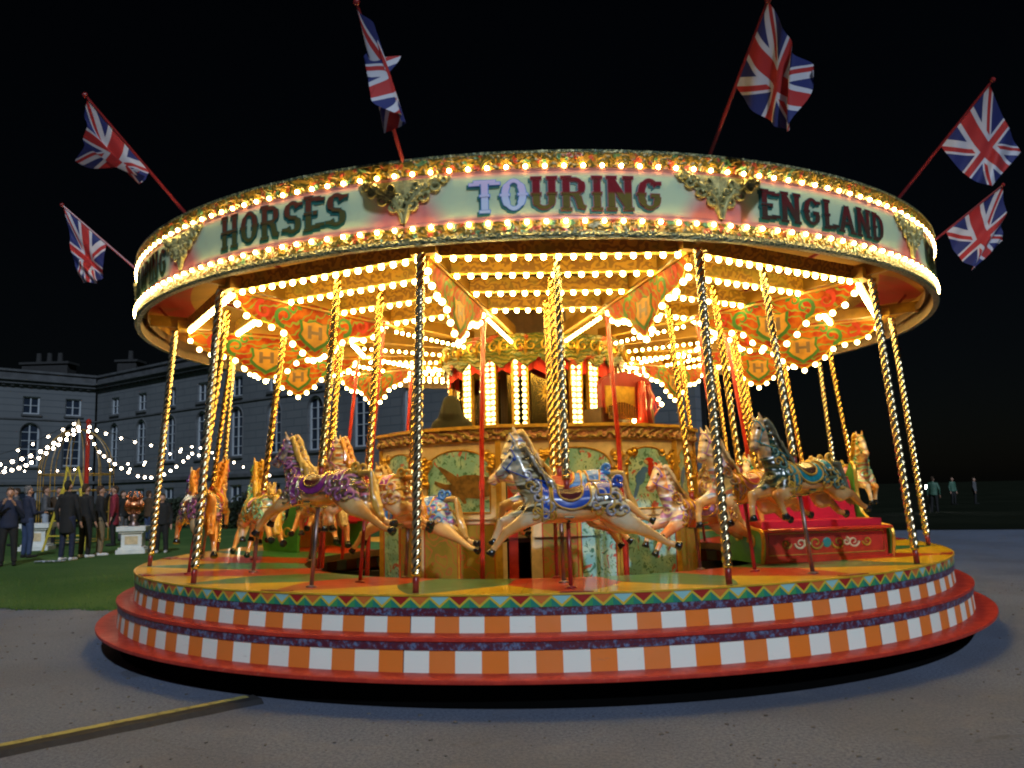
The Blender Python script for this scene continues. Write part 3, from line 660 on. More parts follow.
for i in range(12):
    a0, a1 = BV[i], (BV[(i + 1) % 12] if i < 11 else BV[0] + 360)
    Rv = .452; p, q = V(Rv, a0, 0), V(Rv, a1, 0); p.z = q.z = 0; ud = (q - p); W_ = ud.length; ud.normalize(); nr = Vector((ud.y, -ud.x, 0)); nr.normalize()
    if nr.dot((p + q) / 2) < 0: nr = -nr
    def P(u, z, o): r = p + ud * (u * W_) + nr * o; return Vector((r.x, r.y, U * (z + G)))
    door = (i == 2)
    u0 = .27 if door else 0.0
    g = MB()
    def slab(g, ua, ub, za, zb, o0, o1, mi=0): g.prism([(ua, za), (ub, za), (ub, zb), (ua, zb)], P, o0, o1, mi)
    if door:
        slab(g, 0, .055, -.346, .124, -.03, 0); slab(g, .27, 1, -.346, .124, -.03, 0)
    else: slab(g, 0, 1, -.346, .124, -.03, 0)
    pan = g.build('wall_panel', 'cream', booth)
    g = MB(); slab(g, -.01, 1.01, .122, .150, -.03, .05); slab(g, -.02, 1.02, .150, .158, -.05, .08, 1); slab(g, -.01, 1.01, .117, .122, -.03, .03, 1)
    for j in range(int(W_ / .11)):
        u = (j + .5) / int(W_ / .11); g.ball(P(u, .128, .05), .035, 8, 5, 0, (1, 1, 1.1))
    g.build('cornice', [CRN, MAT['goldpaint']], booth)
    # corner pilaster
    if True:
        g = MB(); g.tube([P(0, -.34, .0), P(0, .118, .0)], .045, 4); g.build('corner_pilaster', 'goldpaint', booth)
    ua, ub = (u0 + .09, .93) if door else (.12, .90) if W_ > 1.0 else (.08, .92)
    if W_ < 1.0: ua, ub = .12, .88
    nA = 18; zb_, zs, zt = -.054, .045, .1
    arch = [(ua, zb_), (ub, zb_)] + [((ua + ub) / 2 + (ub - ua) / 2 * math.cos(PI * j / nA), zs + (zt - zs) * math.sin(PI * j / nA) ** .8) for j in range(nA + 1)]
    g = MB(); g.prism(arch, P, .001, .006); pic = g.build('jungle_picture', JUN, pan)
    g = MB(); g.tube([P(u, z, .008) for u, z in arch], .011, 6, closed=True); g.build('picture_frame', 'gold', pan)
    du, dz = ub - ua, zt - zb_
    if not door and W_ > 1.0:
        g = MB(); g.prism([(ua + x * du * .985, zb_ + y * dz) for x, y in CROC], P, .006, .014); g.build('painted_crocodile', paint('crocodile_brown', (.22, .13, .04), .4, .6, scale=18) if 'crocodile_brown' not in bpy.data.materials else bpy.data.materials['crocodile_brown'], pan)
    elif not door:
        g = MB()
        def ell(cx, cy, rx, ry, an, mi, t):
            pts = []
            for j in range(14):
                x, y = rx * math.cos(2 * PI * j / 14), ry * math.sin(2 * PI * j / 14); ca, sa = math.cos(rad(an)), math.sin(rad(an)); pts.append((ua + du * (cx + x * ca - y * sa), zb_ + dz * (cy + x * sa + y * ca)))
            g.prism(pts, P, .006, t, mi)
        ell(.62, .62, .13, .15, -60, 0, .012); ell(.52, .76, .11, .065, 0, 0, .013); ell(.74, .36, .05, .2, 8, 1, .011); ell(.70, .42, .06, .16, 10, 0, .0095); ell(.44, .75, .05, .03, -30, 2, .015)
        ell(.30, .50, .10, .14, -40, 1, .012); ell(.40, .62, .08, .055, 0, 1, .014); ell(.20, .30, .04, .15, -25, 1, .011)
        g.build('painted_parrots', [MAT['red'], paint('parrot_blue', (.05, .18, .62), .4, .3) if 'parrot_blue' not in bpy.data.materials else bpy.data.materials['parrot_blue'], MAT['cream']], pan)
    elif door:
        g = MB(); g.prism([(ua + x * du, zb_ + y * dz) for x, y in ((.1, .3), (.3, .45), (.6, .5), (.85, .42), (.95, .3), (.8, .2), (.4, .18))], P, .006, .014); g.build('painted_beast', bpy.data.materials['crocodile_brown'], pan)
    # gold carving in the spandrels
    g = MB(); rr = random.Random(i)
    for s_ in (0, 1):
        for j in range(26):
            u = (ua - .06 + rr.random() * .17 * (1.2 / W_)) if s_ == 0 else (ub + .06 - rr.random() * .17 * (1.2 / W_)); z = zs - .03 + rr.random() * (.075)
            rel = (u - (ua + ub) / 2) / (du / 2)
            if abs(rel) < 1 and z < zs + (zt - zs) * math.sqrt(max(0, 1 - rel * rel)): continue
            g.ball(P(u, z, .012), .024 + .014 * rr.random(), 6, 4, 0, (1, 1, .8))
            pts = []
            r0 = .012 * (.7 + .6 * rr.random())
            for q_ in range(9): t = q_ / 8; an = 7 * t + j; pts.append(P(u + r0 * (1 - t) * math.cos(an) * U / W_, z + r0 * (1 - t) * math.sin(an), .022))
            g.tube(pts, .008, 5)
    g.build('gold_carving', 'gold', pan)
    # dado below
    g = MB(); slab(g, u0 + .02, .98, -.070, -.060, 0, .025); g.build('dado_rail', 'cream', booth)
    ns = 2 if W_ > 1 else 1; us = u0 + .06
    for j in range(ns):
        x0 = us + (.96 - us) * j / ns + .015; x1 = us + (.96 - us) * (j + 1) / ns - .015
        g = MB(); slab(g, x0, x1, -.33, -.082, .001, .008); pp = g.build('lower_picture', FIL if (i + j) % 3 else JUN, pan)
        g = MB(); g.tube([P(x0, -.33, .01), P(x1, -.33, .01), P(x1, -.082, .01), P(x0, -.082, .01)], .008, 5, closed=True); g.build('red_lining', 'red', pp)
        g = MB(); slab(g, x1 + .004, x1 + .026, -.34, -.075, 0, .015); g.build('stile', 'goldpaint', pan)
    if door:
        g = MB(); slab(g, .0, .055, -.34, .12, .0, .02); slab(g, .25, .275, -.34, .12, 0, .03, 0); g.build('door_post', 'cream', booth)
        g = MB(); slab(g, .075, .15, -.34, .116, -.09, -.05, 0); g.build('red_door_leaf', 'red', booth)
        g = MB(); slab(g, .06, .27, -.34, .116, -1.1, -1.08); g.build('back_wall', 'black', booth)
        g = MB(); slab(g, .16, .36, -.128, -.118, -.6, -.12); slab(g, .17, .185, -.34, -.128, -.58, -.55); slab(g, .33, .345, -.34, -.128, -.2, -.15); tag(g.build('counter_table', 'darkwood', booth))
g = MB(); g.ring([(0.02, -.115), (.44, -.115)], 36); g.build('upper_floor', 'darkwood', booth)

# operator in a hooded coat, and the organ
def ident(p): return p
MAT['coat_olive'] = paint('olive_coat_cloth', (.014, .013, .006), .9, .3)
MAT['skin'] = paint('skin', (.50, .28, .20), .5, .15)
def add_person(px_feet, z0, H, yaw, coat, trous, shoes, hair, label, pose='stand', loc=None, hood=False, skirt=None, extra=None):
    """one continuous body with clothing as children; yaw = facing direction (0 = towards -y, the camera)"""
    root = thing('person', label, 'person', loc, yaw); s = H / 1.75
    def sc(caps): return [((a[0] * s, a[1] * s, a[2] * s), r0, (b[0] * s, b[1] * s, b[2] * s), r1) if not isinstance(r0, tuple) else ((a[0] * s, a[1] * s, a[2] * s), r0, (b[0] * s, b[1] * s, b[2] * s), r1) for a, r0, b, r1 in caps]
    L = {}
    st = .0 if pose != 'walk' else .16
    hips = {-1: (-.09, 0, .92), 1: (.09, 0, .92)}
    feet = {-1: (-.12, -st, .08), 1: (.13, st, .08)}; knees = {-1: (-.11, -.03 - st * .6, .50), 1: (.115, -.02 + st * .4, .50)}
    if pose == 'phone': hands = {-1: (-.10, -.34, 1.40), 1: (.12, -.32, 1.36)}; elb = {-1: (-.26, -.12, 1.10), 1: (.26, -.12, 1.10)}
    elif pose == 'hold': hands = {-1: (-.16, -.30, 1.08), 1: (.17, -.30, 1.06)}; elb = {-1: (-.27, -.02, 1.08), 1: (.27, -.02, 1.08)}
    elif pose == 'raise': hands = {-1: (-.26, -.10, .82), 1: (.20, -.22, 1.56)}; elb = {-1: (-.27, .02, 1.12), 1: (.32, -.16, 1.28)}
    else: hands = {-1: (-.27, -.06, .84), 1: (.27, -.04, .83)}; elb = {-1: (-.265, .03, 1.12), 1: (.265, .03, 1.12)}
    body = [((0, .0, 1.44), .055, (0, -.01, 1.53), .05), ((0, .01, 1.63), (.075, .092, .105), (0, -.02, 1.60), (.066, .075, .09)), ((0, -.105, 1.60), .014, (0, -.118, 1.585), .018),
            ((0, 0, 1.30), (.16, .10, .12), (0, 0, 1.0), (.14, .10, .10)), ((-.07, 0, .92), .09, (.07, 0, .92), .09)]
    for q in (-1, 1):
        body += [((q * .08, 0, 1.61), (.012, .02, .03), (q * .082, 0.005, 1.60), (.012, .02, .03)),
                 (hips[q], .085, knees[q], .055), (knees[q], .055, feet[q], .036), ((q * .17, 0, 1.38), .05, elb[q], .038), (elb[q], .036, hands[q], .026)]
        hx, hy, hz = hands[q]; dv = Vector(hands[q]) - Vector(elb[q]); dv.normalize(); sd_ = dv.cross(Vector((0, 1, 0) if abs(dv.y) < .7 else (0, 0, 1))).normalized()
        tip = Vector(hands[q]) + dv * .075
        body.append((hands[q], .028, tuple(tip), .026))
        for fi in range(4):
            b0 = tip + sd_ * (.012 * (fi - 1.5) * 1.3); body.append((tuple(b0), .0115, tuple(b0 + dv * (.06 + .01 * (fi in (1, 2))) + Vector((0, -.012, -.006))), .0095))
        b0 = Vector(hands[q]) + dv * .03; body.append((tuple(b0), .0135, tuple(b0 - sd_ * .045 * q + dv * .035), .011))
    me = blob('person_body', sc(body), .016, 2); obj('body', me, 'skin', root)
    jk = [((-.13, 0, 1.38), .085, (.13, 0, 1.38), .085), ((0, 0, 1.36), (.20, .13, .12), (0, 0, .98), (.185, .135, .12)), ((0, 0, 1.0), (.185, .135, .10), (0, 0, .86 if not skirt else .62), (.20, .15, .06))]
    for q in (-1, 1):
        e = Vector(elb[q]); h = Vector(hands[q]); jk += [((q * .17, 0, 1.39), .072, elb[q], .058), (elb[q], .056, tuple(e.lerp(h, .88)), .042)]
    if hood: jk += [((0, 0.02, 1.56), (.13, .12, .1), (0, 0, 1.34), (.25, .16, .14)), ((0, .05, 1.48), (.15, .12, .10), (0, .02, 1.62), (.125, .13, .145)), ((0, .03, 1.66), (.11, .12, .11), (0, .06, 1.52), (.15, .13, .10)), ((-.18, 0, 1.36), (.09, .12, .11), (.18, 0, 1.36), (.09, .12, .11)), ((0, 0, 1.3), (.26, .16, .2), (0, 0, 1.0), (.25, .16, .15))]
    else: jk += [((0, .03, 1.46), (.075, .07, .03), (0, .03, 1.49), (.07, .065, .02))]
    obj('jacket', blob('person_jacket', sc(jk), .018, 3), coat, root)
    tr = [((-.07, 0, .92), (.11, .12, .1), (.07, 0, .92), (.11, .12, .1))]
    for q in (-1, 1): tr += [(hips[q], .105, knees[q], .075), (knees[q], .072, (feet[q][0], feet[q][1], .12), .062)]
    obj('trousers', blob('person_trousers', sc(tr), .018, 2), trous, root)
    g_ = []
    for q in (-1, 1): g_ = [((feet[q][0], feet[q][1] + .03, .045), (.045, .05, .045), (feet[q][0], feet[q][1] - .15, .038), (.042, .06, .034))]; obj('shoe', blob('person_shoe', sc(g_), .014, 2), shoes, root)
    if not hood: obj('hair', blob('person_hair', sc([((0, .035, 1.66), (.083, .085, .085), (0, .02, 1.70), (.076, .085, .055)), ((0, .07, 1.62), (.072, .04, .09), (0, .07, 1.58), (.06, .035, .06))]), .014, 2), hair, root)
    else:
        pass
    for q in (-1, 1):
        g = MB(); g.ball((q * .03 * s, -.088 * s, 1.615 * s), .009 * s, 8, 6); g.build('eye', 'black', root, smooth=True)
    g = MB(); g.tube([(-.022 * s, -.091 * s, 1.545 * s), (0, -.095 * s, 1.543 * s), (.022 * s, -.091 * s, 1.545 * s)], .004 * s, 5); g.build('mouth', 'darkred', root)
    if extra: extra(root, s, hands)
    return root
for nm, c_ in (('brown_coat', (.07, .04, .02)), ('navy_cloth', (.014, .02, .05)), ('black_cloth', (.012, .012, .014)), ('khaki_cloth', (.22, .16, .09)), ('denim_cloth', (.035, .06, .14)), ('red_coat_cloth', (.25, .02, .04)), ('white_shoe', (.7, .7, .72)), ('brown_hair', (.05, .025, .012)), ('grey_cloth', (.10, .10, .11)), ('pale_denim', (.35, .40, .50))):
    MAT[nm] = paint(nm, c_, .85, .3)
MAT['hivis'] = paint('hi_vis_cloth', (.05, .13, .09), .6, .1)
pp = V(.33, -42.4, 0); add_person(None, 0, 1.72, PI * .95, 'coat_olive', 'black_cloth', 'black_cloth', 'brown_hair', 'person in a dark olive hooded coat standing inside the centre booth, back turned', loc=(pp.x, pp.y, U * (-.115 + G)), hood=True, pose='hold')

# organ beside the drum
oa = 42; oc = V(.335, oa, 0); org = thing('fairground_organ', 'small gold and red fairground organ with an arched top, above the parrot picture', 'organ', (oc.x, oc.y, U * (-.115 + G)), rad(oa - 8))
g = MB(); g.box((0, 0, .75), (.86, .34, 1.5)); g.build('case', 'darkwood', org)
g = MB()
def OP(x, z, t): return Vector((x, -.17 - t, z))
g.prism([(-.40, 1.32), (.40, 1.32), (.40, 1.78)] + [(.40 * math.cos(PI * j / 12), 1.78 + .17 * math.sin(PI * j / 12)) for j in range(1, 12)] + [(-.40, 1.78)], OP, -.10, .0); g.build('arched_top', 'darkred', org)
g = MB(); g.box((-.12, -.175, 1.60), (.46, .02, .34)); g.build('gold_front', 'gold', org)
g = MB()
for j in range(11): g.tube([(-.32 + j * .04, -.205, 1.36), (-.32 + j * .04, -.205, 1.52 + .05 * math.sin(j / 10 * PI))], .014, 8)
g.build('organ_pipes', 'brass', org)
g = MB(); g.tube([(.19, -.22, 1.32), (.19, -.22, 1.40), (.19, -.22, 1.70), (.19, -.22, 1.84)], [.075, .06, .06, .045], 12); g.build('red_column', 'red', org, smooth=True)
g = MB(); g.tube([(.31, -.2, 1.32), (.30, -.2, 1.5), (.34, -.2, 1.66), (.30, -.2, 1.80)], [.06, .03, .05, .02], 8); g.build('carved_figure_column', 'darkred', org, smooth=True)
g = MB()
for j in range(3): g.tube([(.40, -.1, 1.32), (.44 + .05 * j, -.15, 1.45 + .04 * j), (.36, -.2, 1.74)], .010, 5)
g.build('loose_cable', 'darkred', org)
for (x, z) in ((.02, 1.34), (.43, 1.62), (.48, 1.56)):
    o = bpy.data.objects.new('lamp', BULB); COL.objects.link(o); o.parent = org; o.location = (x, -.26, z)

# ------------------------------------------------------------------ chariots
def chariot(label, p0, p1, zf, col, colp, ends):
    """bench body between two floor points; p0->p1 runs along its outer face"""
    p0, p1 = Vector(p0), Vector(p1); mid = (p0 + p1) / 2; W_ = (p1 - p0).length; yaw = math.atan2((p1 - p0).y, (p1 - p0).x)
    t = thing('chariot', label, 'chariot', (mid.x, mid.y, zf), yaw, 'bench chariots on the deck'); h = W_ / 2
    g = MB(); g.box((0, .02, .19), (W_, .05, .30)); g.box((0, .0, .025), (W_ + .04, .11, .05)); smooth_obj(g.build('front_panel', col, t), 30)
    g = MB(); g.box((0, -.03, .35), (W_, .14, .03)); g.tube([(-h, -.10, .35), (h, -.10, .35)], .017, 8); g.build('top_rail', col, t)
    g = MB()
    for s_ in (-1, 1):
        for (cx, r0, t0, dr, mi) in ((.14, .085, 180, 1, 0), (.33, .07, 0, -1, 1), (.50, .06, 180, 1, 0), (.24, .05, 90, -1, 1)):
            pts = []; rs = []
            for i in range(19):
                q = i / 18; r_ = r0 * (1 - .8 * q); an = rad(t0 + dr * 460 * q); pts.append((s_ * (cx + r_ * math.cos(an)), -.010, .20 + r_ * .9 * math.sin(an))); rs.append(.014 * (1 - .5 * q))
            g.tube(pts, rs, 6, mi=mi)
    g.ball((0, -.006, .20), .055, 12, 8, 2, (1, .25, 1))
    g.build('scroll_painting', ['goldpaint', 'cream', 'teal'], t)
    g = MB(); g.tube([(-h + .05, -.008, .08), (h - .05, -.008, .08), (h - .05, -.008, .31), (-h + .05, -.008, .31)], .006, 5, closed=True); g.build('gold_lining', 'goldpaint', t)
    g = MB(); g.box((0, .28, .40), (W_ - .04, .46, .08)); smooth_obj(g.build('seat', colp, t), 30)
    g = MB(); n = 24
    prof = [(.50, .44), (.53, .62), (.57, .86), (.60, .90), (.64, .86), (.62, .40)]
    rows = [[g.vert((-h + .02 + (W_ - .04) * i / n, y, z)) for y, z in prof] for i in range(n + 1)]
    for i in range(n):
        for j in range(len(prof) - 1): g.face((rows[i][j], rows[i + 1][j], rows[i + 1][j + 1], rows[i][j + 1]))
    g.face(rows[0]); g.face(rows[-1][::-1]); smooth_obj(g.build('backrest', colp, t), 50)
    g = MB()
    for i in range(25): g.ball((-h + .04 + (W_ - .08) * i / 24, .585, .905), .017, 6, 4)
    g.build('braid_trim', 'darkred', t)
    if True:
        for s_ in (-1, 1):
            g = MB(); zt_ = 1.08 if (s_ == 1) == (ends == 1) or ends == 2 else .75
            sil = [(-.02, 0), (.66, 0), (.68, .3), (.67, .7), (.66, zt_ * .88), (.60, zt_), (.54, zt_ * .93), (.52, .72), (.46, .50), (.30, .40), (.12, .36), (-.02, .34), (-.06, .26), (-.05, .14)]
            def EP(y, z, o): return Vector((s_ * (h + .01 + o), y, z))
            g.prism([c for c in sil], EP, 0, .05); smooth_obj(g.build('end_board', 'green', t), 20)
            g = MB(); g.tube([EP(y, z, .028) for y, z in bez(sil[4:] + sil[:1], 40)], .024, 6); g.build('gold_edge', 'gold', t)
            for (cy, cz, r0) in ((.58, .80, .07), (.14, .22, .09), (.46, .28, .10)):
                g = MB(); pts = []
                for i in range(15): q = i / 14; r_ = r0 * (1 - .8 * q); an = 7 * q; pts.append(EP(cy + r_ * math.cos(an), cz + r_ * math.sin(an), .055))
                g.tube(pts, .014, 6); g.build('carved_scroll', 'goldpaint', t)
    return t
MAT['redpad'] = paint('red_padded_vinyl', (.48, .012, .035), .3, .15, coat=.3)
MAT['yellowpanel'] = paint('yellow_panel_paint', (.55, .32, .03), .35, .3)
chariot('glossy red padded bench chariot at the right side of the deck, behind the teal horse', (.5166 * U, -.5138 * U, 0), (.8305 * U, -.428 * U, 0), U * (-.182 + G), 'red', 'redpad', 1)
pA, pB = V(.93, -128, 0), V(.93, -108, 0)
chariot('yellow and red bench chariot at the back left of the deck, behind the horses', (pA.x, pA.y, 0), (pB.x, pB.y, 0), U * (-.182 + G), 'yellowpanel', 'redpad', 2)

# ------------------------------------------------------------------ HORSES
def horse_caps(var):
    c = []
    if var == 0: nk = [((.24, 0, .0), (.14, .115, .15)), ((.37, 0, .20), (.11, .085, .11)), ((.435, 0, .37), (.078, .062, .08))]; hd = [(.455, 0, .405), (.52, 0, .335), (.605, 0, .245)]; 
    elif var == 1: nk = [((.25, 0, .02), (.14, .115, .15)), ((.36, 0, .25), (.11, .085, .11)), ((.40, 0, .43), (.077, .062, .08))]; hd = [(.435, 0, .465), (.49, 0, .375), (.545, 0, .265)]
    else: nk = [((.25, 0, .0), (.14, .115, .15)), ((.40, 0, .16), (.095, .075, .10)), ((.49, 0, .29), (.07, .055, .072))]; hd = [(.51, 0, .325), (.585, 0, .265), (.675, 0, .20)]
    c += [((.25, 0, -.03), (.15, .150, .165), (.0, 0, -.065), (.17, .155, .145)), ((.0, 0, -.065), (.17, .155, .145), (-.34, 0, -.015), (.18, .155, .165)), ((.30, 0, -.07), (.10, .11, .12), (.2, 0, -.05), (.15, .13, .15))]
    c += [(nk[0][0], nk[0][1], nk[1][0], nk[1][1]), (nk[1][0], nk[1][1], nk[2][0], nk[2][1])]
    h0, h1, h2 = hd
    c += [(h0, (.078, .058, .078), h1, (.060, .050, .058)), (h1, (.058, .047, .054), h2, (.041, .038, .042))]
    c += [((h0[0] - .0, 0, h0[2] - .05), (.055, .042, .055), (h1[0] - .03, 0, h1[2] - .045), (.035, .034, .035)), ((h1[0] - .02, 0, h1[2] - .04), .028, (h2[0] - .035, 0, h2[2] - .035), .020)]
    c += [((h2[0] + .005, .016, h2[2] + .01), .020, (h2[0] - .02, .02, h2[2] + .02), .018), ((h2[0] + .005, -.016, h2[2] + .01), .020, (h2[0] - .02, -.02, h2[2] + .02), .018)]
    for s_ in (-1, 1):
        c += [((h0[0] - .02, s_ * .034, h0[2] + .045), .024, (h0[0] + .0, s_ * .042, h0[2] + .10), .018), ((h0[0] + .0, s_ * .042, h0[2] + .10), .018, (h0[0] + .022, s_ * .044, h0[2] + .155), .006)]
        c += [((h0[0] + .035, s_ * .036, h0[2] - .015), .020, (h0[0] + .05, s_ * .034, h0[2] - .03), .018)]
    # legs  (side +1 is the near, outer side)
    F = {0: {1: [(.26, -.08), (.37, -.17), (.55, -.275), (.635, -.375), (.675, -.43)], -1: [(.27, -.05), (.41, -.12), (.585, -.175), (.635, -.27), (.66, -.325)]},
         1: {1: [(.26, -.08), (.34, -.19), (.43, -.20), (.375, -.32), (.355, -.375)], -1: [(.28, -.06), (.40, -.13), (.56, -.175), (.60, -.30), (.60, -.365)]},
         2: {1: [(.26, -.08), (.38, -.15), (.55, -.22), (.56, -.34), (.545, -.40)], -1: [(.27, -.05), (.36, -.17), (.44, -.26), (.36, -.34), (.315, -.36)]}}[var]
    Bk = {0: {1: [(-.38, -.08), (-.50, -.21), (-.71, -.315), (-.86, -.405), (-.925, -.425)], -1: [(-.38, -.07), (-.47, -.22), (-.64, -.27), (-.75, -.34), (-.81, -.35)]},
          1: {1: [(-.38, -.08), (-.48, -.20), (-.65, -.20), (-.79, -.325), (-.85, -.35)], -1: [(-.36, -.08), (-.40, -.24), (-.55, -.27), (-.66, -.37), (-.72, -.385)]},
          2: {1: [(-.38, -.08), (-.47, -.23), (-.63, -.30), (-.72, -.42), (-.76, -.455)], -1: [(-.38, -.07), (-.44, -.24), (-.60, -.33), (-.66, -.45), (-.69, -.49)]}}[var]
    hooves = []
    for s_ in (-1, 1):
        p = [(x, s_ * .085, z) for x, z in F[s_]]; r = [(.11, .07, .125), .070, .044, .028, .030]
        for i in range(4): c.append((p[i], r[i], p[i + 1], r[i + 1]))
        c.append((p[2], .050, p[2], .048)); c.append((p[3], .034, p[3], .032)); hooves.append((p[3], p[4]))
        p = [(x, s_ * .088, z) for x, z in Bk[s_]]; r = [(.15, .08, .14), (.10, .065, .088), .044, .029, .030]
        for i in range(4): c.append((p[i], r[i], p[i + 1], r[i + 1]))
        c.append((p[2], .042, p[2], .038)); c.append((p[3], .030, p[3], .027)); hooves.append((p[3], p[4]))
    return c, hooves, nk, hd
def hoof_mesh(p, q):
    p, q = Vector(p), Vector(q); d = (q - p).normalized(); g = MB(); g.tube([q - d * .012, q + d * .012, q + d * .050, q + d * .058], [.024, .032, .043, .038], 12); return g
HV = {}
for var in (0, 1, 2):
    caps, hooves, nk, hd = horse_caps(var)
    body = blob('horse_body', caps, .0125, 5)
    b = bmesh.new(); b.from_mesh(body); tree = BVHTree.FromBMesh(b); b.free()
    D = {'body': body, 'tree': tree, 'hd': hd, 'nk': nk}
    D['hoof'] = []
    for p, q in hooves: D['hoof'].append(hoof_mesh(p, q).mesh('horse_hoof', True))
    # eyes
    h0 = hd[0]; g = MB(); D['eyes'] = []
    for s_ in (-1, 1): g = MB(); g.ball((h0[0] + .050, s_ * .052, h0[2] - .012), .016, 10, 8); D['eyes'].append(g.mesh('horse_eye', True))
    # mane
    rr = random.Random(var + 3); c = []
    p0, p1, p2 = Vector(nk[0][0]) + Vector((-.09, 0, .13)), Vector(nk[1][0]) + Vector((-.085, 0, .05)), Vector(h0) + Vector((-.04, 0, .07))
    for i in range(17):
        t = i / 16; cr = (p0.lerp(p1, t * 2) if t < .5 else p1.lerp(p2, t * 2 - 1)); s_ = 1 if i % 2 else -1
        a_ = cr; L = .14 + .05 * rr.random(); L *= .66; q1 = a_ + Vector((-.035, s_ * .035, .022 * (.5 + t) + .012 * rr.random())); q2 = a_ + Vector((-L * .62, s_ * .062, -.03 + .025 * rr.random())); q3 = a_ + Vector((-L * (.7 + .35 * rr.random()), s_ * (.075 + .02 * rr.random()), -.11 - .05 * rr.random()))
        c += [(tuple(a_ + Vector((.035, 0, 0))), .022, tuple(q1), .024), (tuple(q1), .024, tuple(q2), .019), (tuple(q2), .018, tuple(q3), .006)]
    c += [((h0[0] - .03, 0, h0[2] + .075), .02, (h0[0] + .045, .01, h0[2] + .055), .016), ((h0[0] + .045, .01, h0[2] + .055), .016, (h0[0] + .08, .012, h0[2] - .005), .006)]
    D['mane'] = blob('horse_mane', c, .0095, 2)
    # tail
    c = []
    for i in range(7):
        s_ = (i - 3) / 3; y = s_ * .03; tp = [(-.47, y * .3, .10), (-.56, y * .6, .115), (-.63, y, .05 + .01 * i % 2), (-.67, y * 1.3, -.08), (-.70 - .02 * (i % 3), y * 1.5, -.20), (-.76 - .03 * (i % 2), y * 1.3, -.30 - .02 * (i % 3))]
        rs = [.03, .028, .026, .024, .018, .006]
        for j in range(5): c.append((tp[j], rs[j], tp[j + 1], rs[j + 1]))
    D['tail'] = blob('horse_tail', c, .0105, 2)
    # draped patches: cast rays onto the body
    def cast(x, th, off, zc=-.06):
        o = Vector((x, math.sin(th) * .5, zc + math.cos(th) * .5)); d = (Vector((x, 0, zc)) - o).normalized(); h = tree.ray_cast(o, d)
        return (h[0] if h[0] is not None else Vector((x, 0, zc)) - d * .15) - d * off
    def patch(name, xa, xb, th, nx=14, nt_=36, off=.010, shape=None):
        g = MB(); rows = []
        for i in range(nt_ + 1):
            f = (i / nt_ * 2 - 1); t_ = f * th; k_ = shape(abs(f)) if shape else 1; xm, xh = (xa + xb) / 2, (xb - xa) / 2 * k_
            rows.append([g.vert(cast(xm + xh * (2 * j / nx - 1), t_, off + .002 * math.sin(i * 1.1)), (j / nx, i / nt_)) for j in range(nx + 1)])
        for i in range(nt_):
            for j in range(nx): g.face((rows[i][j], rows[i + 1][j], rows[i + 1][j + 1], rows[i][j + 1]))
        bord = [Vector(g.v[rows[i][0]]) for i in range(nt_ + 1)] + [Vector(g.v[rows[-1][j]]) for j in range(1, nx + 1)] + [Vector(g.v[rows[i][-1]]) for i in range(nt_ - 1, -1, -1)] + [Vector(g.v[rows[0][j]]) for j in range(nx - 1, 0, -1)]
        t = MB(); t.tube(bord, .0095, 6, closed=True)
        return g.mesh(name, True), t.mesh(name + '_trim', True)
    rd = lambda f: math.sqrt(max(0.02, 1 - max(0, (f - .62) / .38) ** 2)) if f > .62 else 1
    D['blanket'], D['blanket_trim'] = patch('blanket', -.20, .14, rad(104), off=.010, shape=rd)
    D['saddle'], D['saddle_trim'] = patch('saddle', -.13, .09, rad(78), off=.019, shape=rd)
    # chest band (breast collar) and crupper pad
    D['collar'], D['collar_trim'] = patch('collar', .16, .235, rad(140), off=.010)
    D['crupper'], D['crupper_trim'] = patch('crupper', -.40, -.24, rad(62), off=.010, shape=lambda f: 1 - .35 * f)
    c = [((-.16, -.07, .075), .022, (-.20, 0, .125), .030), ((-.20, 0, .125), .030, (-.16, .07, .075), .022), ((.10, -.04, .085), .018, (.12, 0, .12), .024), ((.12, 0, .12), .024, (.10, .04, .085), .018)]
    D['cantle'] = blob('saddle_cantle', c, .010, 2)
    # carved scrolls on the flanks
    g = MB()
    def sp(s_, cx, cz, r0, t0, dr, turns=1.25, wd=.0115):
        pts = []; rs = []
        for i in range(22):
            q = i / 21; r_ = r0 * (1 - .85 * q); an = rad(t0 + dr * 360 * turns * q); x, z = cx + r_ * math.cos(an), cz + r_ * math.sin(an)
            h = tree.ray_cast(Vector((x, s_ * .5, z)), Vector((0, -s_, 0)))
            if h[0] is None: continue
            pts.append(h[0] + Vector((0, s_ * .004, 0))); rs.append(wd * (1 - .45 * q))
        if len(pts) > 4: g.tube(pts, rs, 6)
    for s_ in (-1, 1):
        for a in ((.24, -.06, .10, 140, 1), (.29, -.12, .06, -60, -1), (.20, .03, .055, 30, -1), (-.34, -.02, .115, 60, -1), (-.44, -.10, .075, 200, 1), (-.26, -.12, .06, 0, 1), (-.47, .02, .055, 120, 1), (.34, .12, .05, 200, -1), (.15, -.15, .045, 90, 1)): sp(s_, *a)
    D['scrolls'] = g.mesh('carved_scroll', True)
    g = MB()
    for s_ in (-1, 1):
        for a in ((.30, .10, .07, 100, 1), (.36, .22, .05, -80, -1), (.17, -.06, .07, 0, -1), (.22, -.14, .05, 90, 1), (-.30, .03, .07, -60, 1), (-.40, .0, .065, 220, -1), (-.38, -.12, .06, 90, -1), (-.50, -.12, .05, 0, 1), (-.24, -.06, .045, 200, 1), (.27, .02, .05, 180, 1)): sp(s_, *a, turns=1.0, wd=.0165)
    D['flourish'] = g.mesh('carved_flourish', True)
    # raised scroll behind the saddle
    g = MB()
